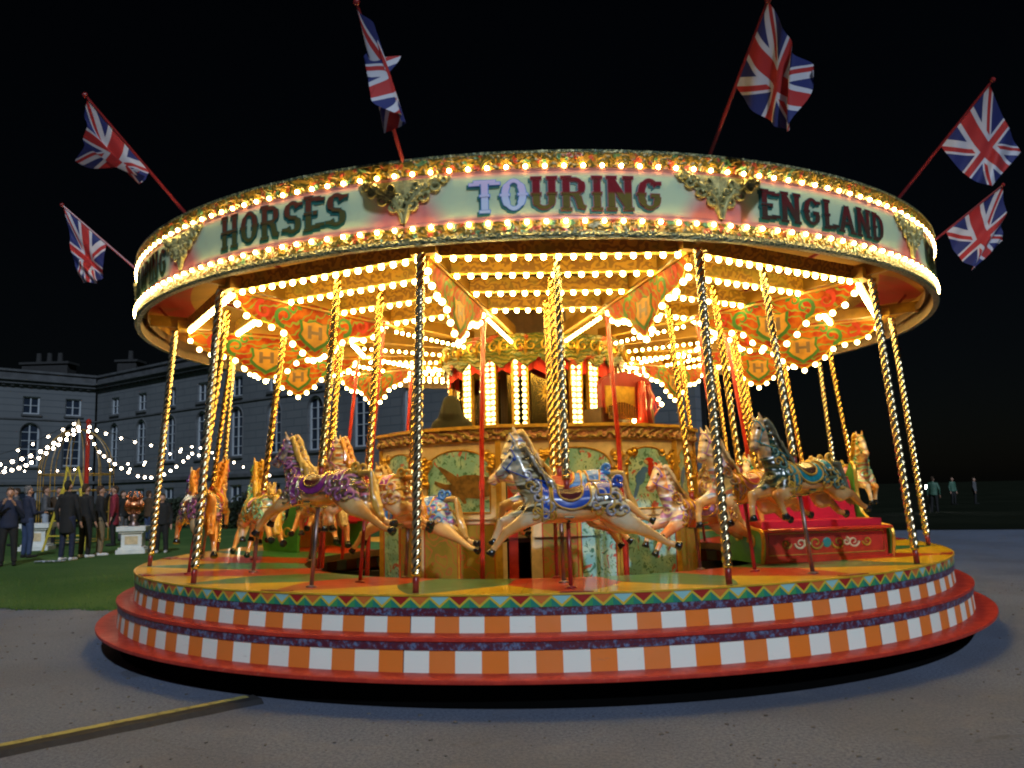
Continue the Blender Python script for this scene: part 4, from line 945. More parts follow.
    for s_ in (-1, 1):
        pts = []; rs = []
        for i in range(18): q = i / 17; r_ = .055 * (1 - .8 * q); an = rad(-120 + 430 * q); pts.append((-.47 + r_ * math.cos(an), s_ * (.045 + .02 * q), .165 + r_ * math.sin(an))); rs.append(.022 * (1 - .5 * q))
        pts = [(-.24, s_ * .06, .10), (-.33, s_ * .055, .125), (-.42, s_ * .05, .12)] + pts; rs = [.012, .016, .02] + rs; g.tube(pts, rs, 8)
    D['rump'] = g.mesh('rump_scroll', True)
    # bridle straps
    g = MB(); h0, h1, h2 = (Vector(h) for h in hd)
    def loop(c_, d_, ra, rb): 
        d_ = d_.normalized(); n = Vector((0, 1, 0)); b_ = d_.cross(n); g.tube([c_ + n * (ra * math.cos(2 * PI * i / 16)) + b_ * (rb * math.sin(2 * PI * i / 16)) for i in range(16)], .006, 5, closed=True)
    loop(h1.lerp(h2, .45) + Vector((-.012, 0, -.012)), h2 - h1, .046, .056); loop(h0 + Vector((.01, 0, .0)), Vector((.3, 0, -.1)) + (h1 - h0), .058, .085)
    for s_ in (-1, 1):
        a_ = h1.lerp(h2, .45) + Vector((-.012, s_ * .046, -.012)); g.tube([a_, h0 + Vector((.0, s_ * .058, -.01))], .006, 5); g.tube([a_, Vector(nk[1][0]) + Vector((.0, s_ * .088, .0)), Vector(nk[0][0]) + Vector((-.08, s_ * .08, .15)), Vector((.12, s_ * .03, .125))], .006, 5)
        g.ball(h0 + Vector((.01, s_ * .062, -.03)), .020, 8, 6)
    D['bridle'] = g.mesh('bridle', True)
    # nostrils and mouth
    g = MB()
    for s_ in (-1, 1): g.ball(h2 + Vector((.026, s_ * .026, .012)), .009, 6, 5); g.tube([h2 + Vector((.020, s_ * .024, -.022)), h2 + Vector((-.015, s_ * .033, -.018)), h2 + Vector((-.045, s_ * .036, -.008))], .005, 5)
    D['muzzle'] = g.mesh('nostrils', True)
    HV[var] = D
# poles
POLE_L = 1.55
rope_me = rope(POLE_L, .029, 3, .20).mesh('twisted_pole', True); rope_me.materials.append(MAT['brass'])
rope_me2 = rope_me.copy(); rope_me2.materials[0] = MAT['steelbrass']

def bodymat(name, coat, shade, arm, arm2, hi, face=None):
    m = Mt(name, .26, coat=.35); x, y, z = m.obj(); n1 = m.noise(7, 4); n2 = m.noise(3.5, 3)
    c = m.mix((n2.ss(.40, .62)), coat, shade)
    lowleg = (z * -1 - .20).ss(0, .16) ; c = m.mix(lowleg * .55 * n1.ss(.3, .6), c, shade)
    mask = (z + (n1 - .5) * .16 + (x.abs() * .10)).ss(-.10, -.075)
    headcut = (x - .40 + (z - .3).max(0) * .0).lt(0).max(z.lt(.17)); 
    w1 = m.wave(3.0, 3.5, 1.6); w2 = m.wave(4.2, 3, 1.8, stretch=(1, .6, 1.2))
    ca = m.mix(w1.ss(.40, .52), arm, arm2); ca = m.mix(w2.ss(.74, .82), ca, hi)
    c = m.mix(mask * headcut, c, ca)
    if face: c = m.mix((x - .40).gt(0) * z.gt(.17), c, m.mix(n1.ss(.45, .6), face, coat))
    m.col(c).bump((w1 * .7 + w2 * .3) * mask, .7, .03)
    return m.m
def simple(name, c): return bpy.data.materials.get(name) or paint(name, c, .25, .35, coat=.5, scale=14)
CRM, ORG = (.70, .45, .18), (.60, .22, .035)
SCH = {   # coat, shade, armour, armour 2, highlight, face, accent, saddle, mane, trim
 'blue':   ((.62, .50, .32), (.58, .30, .10), (.30, .24, .12), (.06, .045, .02), (.56, .50, .34), (.27, .27, .22), (.015, .07, .42), (.07, .01, .015), (.20, .15, .08), 'goldpaint'),
 'teal':   ((.58, .34, .13), (.40, .14, .03), (.012, .04, .03), (.03, .022, .01), (.10, .11, .05), (.34, .22, .12), (.02, .24, .28), (.07, .03, .02), (.14, .13, .08), 'goldpaint'),
 'purple': ((.66, .42, .17), (.52, .20, .04), (.045, .035, .02), (.13, .075, .035), (.42, .15, .26), (.22, .16, .19), (.22, .03, .18), (.06, .01, .012), (.55, .30, .05), 'steelbrass'),
 'palepink': (CRM, ORG, (.62, .58, .48), (.50, .22, .24), (.30, .42, .52), CRM, (.50, .20, .36), (.28, .02, .02), (.58, .42, .20), 'gold'),
 'lilac':  ((.72, .50, .28), (.62, .20, .06), (.62, .50, .40), (.40, .20, .42), (.70, .62, .40), (.62, .24, .07), (.34, .18, .52), (.35, .02, .03), (.62, .46, .24), 'gold'),
 'sky':    (CRM, (.60, .34, .12), (.48, .50, .42), (.32, .14, .40), (.15, .35, .50), (.62, .42, .18), (.04, .20, .55), (.40, .03, .02), (.55, .32, .08), 'gold'),
 'green':  ((.70, .52, .28), (.62, .26, .05), (.60, .45, .22), (.40, .16, .10), (.30, .50, .25), (.60, .32, .10), (.08, .36, .14), (.50, .20, .36), (.66, .36, .03), 'gold'),
 'silver': ((.66, .46, .24), (.60, .20, .03), (.20, .18, .12), (.04, .035, .02), (.36, .10, .16), (.24, .21, .16), (.24, .05, .26), (.45, .08, .03), (.62, .20, .02), 'steelbrass'),
 'orange': ((.68, .50, .26), (.66, .22, .03), (.64, .36, .08), (.42, .10, .02), (.60, .48, .20), (.64, .32, .06), (.42, .05, .22), (.50, .04, .02), (.66, .24, .02), 'gold'),
}
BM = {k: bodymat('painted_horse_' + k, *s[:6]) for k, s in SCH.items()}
def horse(k, row, ypx, scheme, var, label, Rt=None, Rb=None, silverpole=False, scale=.95):
    a = TH + 15 + 30 * k; Rt_, Rb_ = ((.889, .967), (.745, .82), (.595, .66))[row]
    zt = {0: .452, 1: .446, 2: .43}[row]
    p, q = V(Rb_, a, zdeck(Rb_)), V(Rt_, a, zt); L = (q - p).length
    # height along the pole so that the body centre projects to ypx
    lo, hi = .2, 1.6
    def yp(t): d = p.lerp(q, t / L) - CAMP; return 384 - FPX * d.dot(up) / d.dot(fw)
    for _ in range(30):
        mid = (lo + hi) / 2
        if yp(mid) > ypx: lo = mid
        else: hi = mid
    h = (lo + hi) / 2
    rt_ = thing('carousel_horse', label, 'carousel horse', group='painted horses on the carousel')
    rt_.matrix_world = axis_mat(p, q, Vector((-math.cos(rad(a)), -math.sin(rad(a)), 0)))
    D = HV[var]; s = SCH[scheme]; acc = simple('enamel_' + scheme, s[6]); sad = simple('saddle_' + scheme, s[7]); man = simple('mane_' + scheme, s[8]); trm = MAT[s[9]]
    def part(name, me, mat, par=rt_, sub=False):
        me2 = me
        o = bpy.data.objects.new(name, me); COL.objects.link(o); o.parent = par
        if not sub: o.location = (0, 0, h); o.scale = (scale,) * 3
        if not me.materials: me.materials.append(mat)
        o.material_slots[0].link = 'OBJECT'; o.material_slots[0].material = mat
        return o
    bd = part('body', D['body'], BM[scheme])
    for hm in D['hoof']: part('hoof', hm, MAT['hoof'], bd, True)
    for e in D['eyes']: part('eye', e, MAT['hoof'], bd, True)
    part('nostrils', D['muzzle'], MAT['darkred'], bd, True); part('carved_scroll', D['scrolls'], trm, bd, True); part('carved_flourish', D['flourish'], simple('flourish_' + scheme, tuple(.6 * h_ + .4 * a_ for h_, a_ in zip(s[4], s[6]))), bd, True)
    part('mane', D['mane'], man)
    if scheme != 'blue': part('tail', D['tail'], man)
    bl = part('blanket', D['blanket'], acc); part('blanket_trim', D['blanket_trim'], trm, bl, True)
    sd_ = part('saddle', D['saddle'], sad); part('saddle_trim', D['saddle_trim'], trm, sd_, True); part('cantle', D['cantle'], MAT['gold'], sd_, True)
    co = part('breast_collar', D['collar'], acc); part('collar_trim', D['collar_trim'], trm, co, True)
    cr = part('crupper_pad', D['crupper'], acc); part('crupper_trim', D['crupper_trim'], trm, cr, True)
    part('rump_scroll', D['rump'], acc if scheme in ('blue', 'sky') else MAT['goldpaint']); part('bridle', D['bridle'], acc)
    z0 = h + .20 * scale
    o = bpy.data.objects.new('twisted_pole', rope_me2 if silverpole else rope_me); COL.objects.link(o); o.parent = rt_; o.location = (0, 0, z0); o.scale = (1, 1, (L - z0) / POLE_L)
    g = MB(); g.tube([(0, 0, h + .05), (0, 0, z0 + .01)], .026, 10); g.tube([(0, 0, z0 - .02), (0, 0, z0), (0, 0, z0 + .03)], [.03, .042, .03], 10, mi=1); g.build('pole_socket', ['darkred', 'brass'], rt_, smooth=True)
    g = MB(); g.tube([(0, 0, .01), (0, 0, h - .15 * scale)], .019, 10); g.tube([(0, 0, -.002), (0, 0, .01), (0, 0, .02)], [.05, .05, .022], 12); g.build('steel_pole', MAT['steel'] if (k + row) % 2 else MAT['darkred'], rt_, smooth=True)
    g = MB(); g.tube([(0, -.10, h - .19), (0, .10, h - .19)], .012, 8); g.tube([(-.04, .15, h - .16), (.04, .15, h - .16)], .012, 8); g.build('foot_rest', MAT['steelbrass'], rt_)
    return rt_
HL = [
 (0, 0, 500, 'blue', 0, 'grey and cream horse with bright blue trappings, nearest the camera in the middle', True),
 (0, 1, 486, 'sky', 1, 'cream horse with sky blue trim, right behind the grey bright blue one', False),
 (0, 2, 498, 'palepink', 2, 'cream horse with pink trim on the inner row, hidden behind the bright blue one', False),
 (1, 0, 475, 'teal', 1, 'dark horse with teal neck and tan legs galloping in front of the red chariot', True),
 (1, 1, 484, 'palepink', 1, 'cream horse with a pink flowered mane and red saddle, left of the dark teal horse', False),
 (1, 2, 509, 'lilac', 0, 'low cream horse with orange face and lilac collar, beside the parrot picture', False),
 (-1, 0, 486, 'purple', 0, 'dark and cream horse with purple trappings and yellow mane at the left front', False),
 (-1, 1, 490, 'orange', 1, 'cream and gold horse just behind the purple one, orange mane', False),
 (-1, 2, 510, 'sky', 0, 'low cream horse with blue and purple trim in front of the crocodile picture', False),
 (-2, 0, 506, 'silver', 2, 'silver and black horse with orange mane at the left edge of the ride', False),
 (-2, 1, 507, 'green', 1, 'cream horse with yellow mane and green collar, left of the purple one', False),
 (-2, 2, 500, 'lilac', 2, 'cream horse with lilac trim on the inner row, seen behind the yellow-maned horse', False),
 (-3, 0, 500, 'orange', 1, 'orange-maned horse seen from behind at the far left of the deck', False),
 (-3, 1, 514, 'palepink', 2, 'pale horse with pink trim at far left behind the silver horse', False),
 (-3, 2, 500, 'teal', 0, 'dark horse with teal trim at far left on the inner row', False),
 (3, 0, 474, 'green', 1, 'orange and green horse facing right above the back of the red chariot', False),
 (3, 1, 488, 'palepink', 2, 'cream horse with pink trim facing right behind the red chariot', False),
 (3, 2, 484, 'orange', 1, 'gold and orange horse on the inner row behind the cream horses at right', False),
 (2, 2, 492, 'green', 2, 'cream horse with green collar on the inner row, left of the red chariot', False),
 (4, 2, 486, 'lilac', 1, 'far inner horse with lilac collar, right of the centre booth', False),
 (4, 0, 490, 'sky', 0, 'cream horse with blue saddle on the far side behind the dark teal horse', False),
 (4, 1, 480, 'silver', 2, 'silver horse with orange mane on the far side, right of the centre booth', False),
]
for k, row, y, sc_, var, lab, sp_ in HL: horse(k, row, y, sc_, var, lab, silverpole=sp_)
#@@PART3
# ------------------------------------------------------------------ flags
m = Mt('union_flag', .75); u, v = m.uv(); X = (u - .5) * 2; Y = v - .5
dg = X * .4472 - Y * .8944; dg2 = X * .4472 + Y * .8944
wd = dg.abs().lt(.1).max(dg2.abs().lt(.1)); s1 = X
r1 = (dg * ((X > 0) if False else 1)); off1 = X.gt(0) * 2 - 1
rdg = (dg * off1 + .033).abs().lt(.033); rdg2 = (dg2 * off1 + .033).abs().lt(.033)
wc = X.abs().lt(.1667).max(Y.abs().lt(.1667)); rc = X.abs().lt(.1).max(Y.abs().lt(.1))
c = m.mix(wd, (.012, .02, .13), (.52, .52, .58)); c = m.mix(rdg.max(rdg2), c, (.40, .02, .02)); c = m.mix(wc, c, (.52, .52, .58)); c = m.mix(rc, c, (.40, .02, .02)); m.col(c)
m.b.inputs['Transmission Weight'].default_value = 0; FLG = m.m
FL = [  # swift index, hoist fraction along pole (bottom, top), fly-bottom px, fly-top px, depth shifts, label
 (-2, .45, .98, (98, 284), (80, 281), 'flag hanging limp on the left, lowest of the two flags on that side'),
 (-1, .40, .98, (138, 172), (81, 160), 'flag at upper left spread flat with its red cross facing down left'),
 (0, .28, 1.0, (396, 112), (388, 60), 'narrow furled flag above the left part of the canopy front'),
 (1, .50, 1.00, (795, 131), (812, 70), 'big open flag at the top right of centre, its lower edge lit orange'),
 (2, .50, .97, (992, 186), (1021, 152), 'open flag at far right, the upper of two'),
 (3, .30, 1.0, (975, 270), (1004, 240), 'small flag at far right, the lower of two'),
]
FPS = {-2: (1.095, .600, 1.282, .765), -1: (1.086, .596, 1.2875, .781), 0: (1.0986, .590, 1.29, .765), 1: (1.06, .600, 1.265, .779), 2: (1.065, .60, 1.269, .801), 3: (1.10, .630, 1.3055, .783)}
for i, (k, h0, h1, fb, ft, lab) in enumerate(FL):
    a = TH + 30 * k; A = V(FPS[k][0] - .012, a, FPS[k][1] - .012); B = V(FPS[k][2], a, FPS[k][3])
    t = thing('flag', 'union ' + lab, 'flag', A, 0, 'flags around the canopy rim')
    g = MB(); g.tube([Vector((0, 0, 0)), (B - A)], [.017, .011], 8); g.ball(B - A, .026, 8, 6); smooth_obj(g.build('flag_pole', 'darkred', t), 40)
    hb, ht = A.lerp(B, h0), A.lerp(B, h1)
    dep = (A.lerp(B, (h0 + h1) / 2) - CAMP).y
    dk = {2: (.1, .35), 3: (.15, .3), 1: (-.05, -.15), 0: (-.1, 0), -1: (.1, .15), -2: (.1, .1)}[k]
    Fb = at_px(*fb, dep + dk[0]); Ft = at_px(*ft, dep + dk[1])
    g = MB(); nu, nv = 40, 20; nrm = (ht - hb).cross(Fb - hb).normalized(); rows = []
    for iu in range(nu + 1):
        uu = iu / nu; r = []
        for iv in range(nv + 1):
            vv_ = iv / nv
            P0 = hb.lerp(ht, vv_).lerp(Fb.lerp(Ft, vv_), uu)
            amp = {-2: .10, -1: .05, 0: .12, 1: .045, 2: .06}.get(k, .09) * uu ** .7
            P0 = P0 + nrm * (amp * math.sin(uu * 8 + vv_ * 3.0 + i) + .06 * uu * math.sin(uu * 17 + vv_ * 6 + 2 * i)) + Vector((0, 0, -.10 * math.sin(PI * uu) * (1 - .5 * vv_)))
            r.append(g.vert(P0 - A, (uu, vv_)))
        rows.append(r)
    for iu in range(nu):
        for iv in range(nv): g.face((rows[iu][iv], rows[iu + 1][iv], rows[iu + 1][iv + 1], rows[iu][iv + 1]))
    smooth_obj(g.build('flag_cloth', FLG, t, fix=False), 80)

# ------------------------------------------------------------------ stone house behind
def wing(root, C0, C1, n0, sp, off, n, mats, inward=1):
    C0, C1 = Vector(C0), Vector(C1); d = (C1 - C0); L = d.length; d.normalize(); nr = Vector((d.y, -d.x, 0))
    if nr.y > 0: nr = -nr
    if abs(nr.y) < .3: nr = Vector((abs(d.y), -d.x * (1 if d.y > 0 else -1), 0)).normalized()
    def P(x, z, o): r = C0 + d * x + nr * o; return Vector((r.x, r.y, z))
    xs = [off + sp * i for i in range(n)]
    def box(g, xa, xb, za, zb, o0, o1, mi=0): g.prism([(xa, za), (xb, za), (xb, zb), (xa, zb)], P, o0, o1, mi)
    # wall as strips leaving window openings
    g = MB(); ops = []
    for x in xs: ops.append((x - .55, x + .55, 7.55, 8.75)); ops.append((x - .6, x + .6, 4.0, 6.9)); ops.append((x - .6, x + .6, .9, 2.3))
    def strip(za, zb, holes):
        x = 0
        for ha, hb in sorted(holes):
            if ha > x: box(g, x, ha, za, zb, -.45, 0)
            x = hb
        if x < L: box(g, x, L, za, zb, -.45, 0)
    lv = ((0, .9, []), (.9, 2.3, [(a, b) for a, b, c_, d_ in ops if c_ == .9]), (2.3, 4.0, []), (4.0, 6.9, [(a, b) for a, b, c_, d_ in ops if c_ == 4.0]), (6.9, 7.55, []), (7.55, 8.75, [(a, b) for a, b, c_, d_ in ops if c_ == 7.55]), (8.75, 9.7, []))
    for za, zb, h in lv: strip(za, zb, h)
    g.build('wall', mats[0], root, fix=True)
    g = MB(); box(g, -.1, L + .1, 2.75, 2.95, 0, .14); box(g, -.1, L, 7.15, 7.25, 0, .08); g.build('string_course', mats[1], root)
    g = MB(); box(g, -.2, L + .2, 9.55, 9.78, 0, .30); box(g, -.2, L + .2, 9.78, 9.9, -.45, .48); box(g, -.2, L, 9.9, 10.4, -.4, .0); box(g, -.2, L, 10.4, 10.55, -.5, .12)
    for j in range(int(L / .55)): box(g, .55 * j, .55 * j + .2, 9.42, 9.55, 0, .18)
    g.build('cornice', mats[1], root)
    g = MB(); box(g, 0, L, .1, 9.6, -.9, -.8); g.build('room_backing', 'black', root)
    for x in xs:
        for (hw, za, zb, ar) in ((.55, 7.55, 8.75, 0), (.6, 4.0, 6.9, 1), (.6, .9, 2.3, 0)):
            g = MB(); f = .09; box(g, x - hw, x - hw + f, za, zb, -.22, -.12); box(g, x + hw - f, x + hw, za, zb, -.22, -.12); box(g, x - hw + f, x + hw - f, za, za + f, -.22, -.12); box(g, x - hw + f, x + hw - f, zb - f, zb, -.22, -.12)
            box(g, x - .035, x + .035, za + f, zb - f, -.21, -.13)
            nb = 1 if not ar else 4
            for j in range(nb): zz = za + (zb - za) * (j + 1) / (nb + 1); box(g, x - hw + f, x + hw - f, zz - .02, zz + .02, -.205, -.135)
            wn = g.build('window', WFR, root)
            g = MB(); box(g, x - hw + .01, x + hw - .01, za + .01, zb - .01, -.20, -.19); g.build('pane', mats[2], wn)
            if ar:   # arched head: stone spandrels in the upper corners and a hood mould
                for s_ in (-1, 1):
                    pts = [(x + s_ * hw, zb), (x, zb)] + [(x + s_ * hw * math.sin(PI / 2 * j / 8), zb - hw + hw * math.cos(PI / 2 * j / 8)) for j in range(1, 9)]
                    g = MB(); g.prism(pts, P, -.44, -.004); g.build('arch_spandrel', mats[0], wn)
                g = MB(); g.tube([P(x - hw - .06, za, .01)] + [P(x + (hw + .06) * math.cos(PI - PI * j / 14), zb - hw + (hw + .06) * math.sin(PI * j / 14), .01) for j in range(15)] + [P(x + hw + .06, za, .01)], .05, 4); g.build('hood_mould', mats[1], wn)
            g = MB(); box(g, x - hw - .1, x + hw + .1, za - .14, za - .004, -.12, .12); g.build('sill', mats[1], wn)
    return P
m = Mt('rusticated_stone', .85); x, y, z = m.obj()
bt = m.t.nodes.new('ShaderNodeTexBrick'); cmb = m.t.nodes.new('ShaderNodeCombineXYZ'); hh = x * .8 - y * .6
m.t.links.new(hh.o, cmb.inputs[0]); m.t.links.new(z.o, cmb.inputs[1]); m.t.links.new(cmb.outputs[0], bt.inputs[0]); bt.inputs['Scale'].default_value = 1; bt.inputs['Brick Width'].default_value = 1.4; bt.inputs['Row Height'].default_value = .45
bt.inputs['Mortar Size'].default_value = .035; bt.inputs['Color1'].default_value = (.125, .135, .15, 1); bt.inputs['Color2'].default_value = (.14, .15, .165, 1); bt.inputs['Mortar'].default_value = (.095, .108, .125, 1)
n1 = m.noise(.3, 5, stretch=(1, 1, .4)); c = m.mix(n1.ss(.4, .7) * .5, bt.outputs[0], (.08, .088, .10)); m.col(c); m.bump(N(m.t, bt.outputs[1]).inv(), .6, .05); STN = m.m
WFR = paint('window_frame_paint', (.45, .49, .54), .6, .2); STD = paint('cut_stone', (.10, .105, .115), .8, .4, scale=1.5); GLS = paint('dark_window_glass', (.02, .03, .05), .08, .2)
DKS = paint('dark_stack_stone', (.03, .03, .032), .9, .3); PC = Vector((-31.6, 60 + CAMP.y, 0))  # near-black stone colour used for the chimney stacks
h1 = thing('country_house', 'long dim grey stone country house with arched windows, running behind the ride', 'house')
wing(h1, PC, (PC.x + 13.7 * 2.75, PC.y - 10.2 * 2.75, 0), 0, 3.67, 2.6, 12, (STN, STD, GLS))
h2 = thing('house_side_wing', 'side wing of the stone house at the far left, turned towards the lawn', 'house')
wing(h2, (PC.x - 15.2, PC.y - 18.5, 0), (PC.x - .1, PC.y - .12, 0), 0, 2.75, 24 - 1.7 - 2.75 * 7, 8, (STN, STD, GLS))
for (x_, y_, label) in ((50, 0, 'left'), (131, 0, 'right')):
    p = at_px(x_, 352, 61); t = thing('chimney_stack', 'dark stone chimney stack on the house roof, %s of the two' % label, 'chimney', (p.x, p.y, 9.8))
    g = MB(); g.box((0, 0, .9), (3.4 if label == 'left' else 1.4, 1.2, 1.8)); g.box((0, 0, 1.88), (3.7 if label == 'left' else 1.7, 1.5, .16)); g.build('stack', DKS, t)
    g = MB()
    for j in range(3 if label == 'left' else 1): g.tube([((j - 1) * .8 if label == 'left' else 0, 0, 1.96), ((j - 1) * .8 if label == 'left' else 0, 0, 2.7)], [.2, .16], 10); 
    g.build('chimney_pots', DKS, t)
# dark clipped hedge below the house
m = Mt('hedge_leaves', .8); m.col(m.mix(m.noise(8, 4).ss(.4, .7), (.012, .02, .01), (.03, .045, .02)))
g = MB(); rr = random.Random(9); A = Vector((-31, 49.5 + CAMP.y, 0)); B = Vector((-3, 31.5 + CAMP.y, 0))
for i in range(15000):
    t = rr.random(); p = A.lerp(B, t) + Vector((rr.uniform(-.7, .7), rr.uniform(-.7, .7), LZ + (1.25 + .25 * math.sin(t * 40) + .15 * math.sin(t * 97)) * rr.random() ** .6)); a = Vector((rr.gauss(0, 1), rr.gauss(0, 1), rr.gauss(0, 1))).normalized(); b_ = a.orthogonal().normalized(); s = .11
    g.face((g.vert(p - b_ * s), g.vert(p + a.cross(b_) * s * .6), g.vert(p + b_ * s), g.vert(p - a.cross(b_) * s * .6)))
tag(g.build('hedge', m.m, fix=False), 'long dark hedge along the foot of the stone house', 'hedge')

# ------------------------------------------------------------------ lawn furniture
def on_ground(x, y, z): d = ray(x, y); return CAMP + d * ((z - CAMP.z) / d.z)
def gz(p): return LZ
# pedestals
for (px_, py_, lab) in ((133, 553, 'white square stone pedestal carrying a copper ornament, just left of the ride'), (37, 550, 'white square stone pedestal half hidden behind the people at far left')):
    p = on_ground(px_, py_, LZ); t = thing('pedestal', lab, 'pedestal', (p.x, p.y, LZ), .25, 'white pedestals on the lawn')
    k_ = (p - CAMP).y / FPX
    def cube(g, z0, z1, hw): g.box((0, 0, (z0 + z1) / 2 * k_), (2 * hw * k_, 2 * hw * k_, (z1 - z0) * k_))
    g = MB(); cube(g, 0, 4, 13.5); cube(g, 4, 6, 11.8); g.build('base', 'white', t)
    g = MB(); cube(g, 6, 20, 9.5); g.build('shaft', 'white', t)
    g = MB(); g.box((0, -9.55 * k_, 13 * k_), (12 * k_, .02, 8 * k_)); g.build('inset_panel', 'cream', t)
    g = MB(); cube(g, 20, 22, 11.5); cube(g, 22, 26.5, 13.5); g.build('capital', 'white', t)
    if px_ == 133:
        o = thing('copper_ornament', 'round copper openwork ornament with flame tips standing on the white pedestal', 'ornament', (p.x, p.y, LZ + 26.5 * k_), 0)
        g = MB(); g.tube([(0, 0, 0), (0, 0, 1.5 * k_), (0, 0, 5 * k_), (0, 0, 9 * k_), (0, 0, 13 * k_)], [5.5 * k_, 5 * k_, 2.5 * k_, 4.5 * k_, 3.5 * k_], 14); g.build('urn_foot', 'steel', o, smooth=True)
        g = MB()
        for j in range(9):
            a = PI * j / 9; g.tube([(9 * k_ * math.cos(b_) * math.cos(a), 9 * k_ * math.cos(b_) * math.sin(a), 20 * k_ + 8.5 * k_ * math.sin(b_)) for b_ in [2 * PI * q / 24 for q in range(24)]], .8 * k_, 5, closed=True)
        g.ball((0, 0, 20 * k_), 6.5 * k_, 14, 10); g.build('copper_globe', 'copper', o, smooth=True)
        for j in range(6):
            a = 2 * PI * j / 6; g = MB(); g.tube([(5 * k_ * math.cos(a), 5 * k_ * math.sin(a), 25 * k_), (8 * k_ * math.cos(a), 8 * k_ * math.sin(a), 29 * k_), (4 * k_ * math.cos(a), 4 * k_ * math.sin(a), 35 * k_)], [1.5 * k_, 1.6 * k_, .3 * k_], 6); g.build('flame_tip', 'copper', o, smooth=True)
# wire birdcage gazebo
p = on_ground(74, 541, LZ); k_ = (p - CAMP).y / FPX; t = thing('birdcage_gazebo', 'tall pale wire birdcage shaped gazebo on the lawn behind the people', 'gazebo', (p.x, p.y, LZ), 0)
rg_ = 34 * k_
for j in range(14):
    a = 2 * PI * j / 14; g = MB(); pts = [(rg_ * math.cos(a), rg_ * math.sin(a), 0), (rg_ * math.cos(a), rg_ * math.sin(a), 66 * k_)] + [(rg_ * math.cos(q) * math.cos(a), rg_ * math.cos(q) * math.sin(a), 66 * k_ + 46 * k_ * math.sin(q)) for q in [PI / 2 * s_ / 9 for s_ in range(1, 10)]]
    g.tube(pts, .016, 5); g.build('wire_rib', 'goldpaint', t)
for z_ in (.05, 28, 50, 66): g = MB(); g.tube([(rg_ * math.cos(2 * PI * q / 30), rg_ * math.sin(2 * PI * q / 30), z_ * k_) for q in range(30)], .02, 5, closed=True); g.build('hoop', 'goldpaint', t)
g = MB(); g.tube([(0, 0, 111 * k_), (0, 0, 116 * k_), (0, 0, 122 * k_)], [.05, .09, .01], 8); g.build('finial', 'goldpaint', t)
# red mast
p = on_ground(84, 545, LZ); MASTP = Vector((p.x, p.y, LZ)); zt = at_px(82, 423, (p - CAMP).y).z
t = thing('red_mast', 'red painted mast holding up the festoon lights in front of the gazebo', 'mast', MASTP); g = MB(); g.tube([(0, 0, 0), (0, 0, zt - LZ)], [.075, .065], 10); g.build('mast', 'red', t); g = MB(); g.ball((0, 0, zt - LZ + .04), .09, 10, 6); g.build('mast_cap', 'red', t)
# yellow A-frame stand
p = on_ground(72, 551, LZ); k_ = (p - CAMP).y / FPX; t = thing('yellow_ladder', 'yellow zigzag-topped folding ladder standing behind the people in dark coats', 'ladder', (p.x, p.y, LZ))
MAT['yellow'] = paint('yellow_enamel', (.62, .50, .06), .4, .2)
for nm, pts in (('leg', [(-30, 0), (-12, 62)]), ('leg', [(14, 0), (6, 62)]), ('top_frame', [(-12, 55), (-8, 84), (-2, 66), (3, 84), (10, 55)]), ('rung', [(-21, 30), (10, 30)]), ('rung', [(-26, 15), (12, 15)]), ('rung', [(-16, 48), (8, 48)])):
    for dy in (0,):
        g = MB(); g.tube([(x * k_, dy, z * k_) for x, z in pts], .035 if nm != 'rung' else .022, 6); g.build(nm, 'yellow', t)
# festoon strands
fb = bmesh.new(); bmesh.ops.create_icosphere(fb, subdivisions=2, radius=.034); FB = bpy.data.meshes.new('bulb'); fb.to_mesh(FB); fb.free(); FB.materials.append(MAT['bulb_far'])
def strand(label, pts, dep, nb, sz=1.0):
    """pts: pixels the cable passes through; dep: depths at the ends"""
    m_ = len(pts); W3 = [at_px(x, y, dep[0] + (dep[1] - dep[0]) * i / (m_ - 1)) for i, (x, y) in enumerate(pts)]
    cur = [Vector(q) for q in bez([tuple(q) for q in W3], 60)]
    t = thing('string_lights', label, 'string lights', cur[0], 0, 'festoon lights over the lawn')
    g = MB(); g.tube([q - cur[0] for q in cur], .008, 4); g.build('cable', 'black', t)
    for i in range(nb):
        q = cur[int((i + .5) / nb * 60)]; o = bpy.data.objects.new('bulb', FB); COL.objects.link(o); o.parent = t; o.location = q - cur[0] - Vector((0, 0, .06)); o.scale = (sz,) * 3
strand('festoon strand sloping down left from the mast, the upper one', [(80, 424), (60, 437), (35, 452), (0, 462), (-40, 468)], (22, 20), 14, 1.15)
strand('festoon strand sloping down left from the mast, the lower one', [(80, 428), (55, 445), (28, 462), (0, 470), (-40, 476)], (23, 17), 16, 1.0)
strand('short festoon strand high above the people at far left', [(78, 420), (50, 434), (14, 450), (-30, 462)], (24, 28), 7, 1.0)
strand('festoon strand hanging in a deep curve from the mast to the left horses', [(88, 428), (98, 448), (115, 462), (138, 474), (160, 474), (180, 462), (194, 450)], (22, 24), 19, .95)
strand('festoon strand running almost level from the mast towards the house', [(88, 424), (104, 431), (135, 440), (168, 447), (205, 455), (240, 462)], (22, 30), 11, .95)
strand('festoon strand behind the left horses at shoulder height', [(110, 462), (142, 461), (170, 452), (192, 445), (215, 452), (250, 468), (275, 475)], (27, 29), 13, .8)
strand('lowest festoon strand, passing behind the gazebo', [(0, 465), (30, 470), (60, 469), (90, 467), (125, 468), (150, 461)], (29, 29), 9, .75)

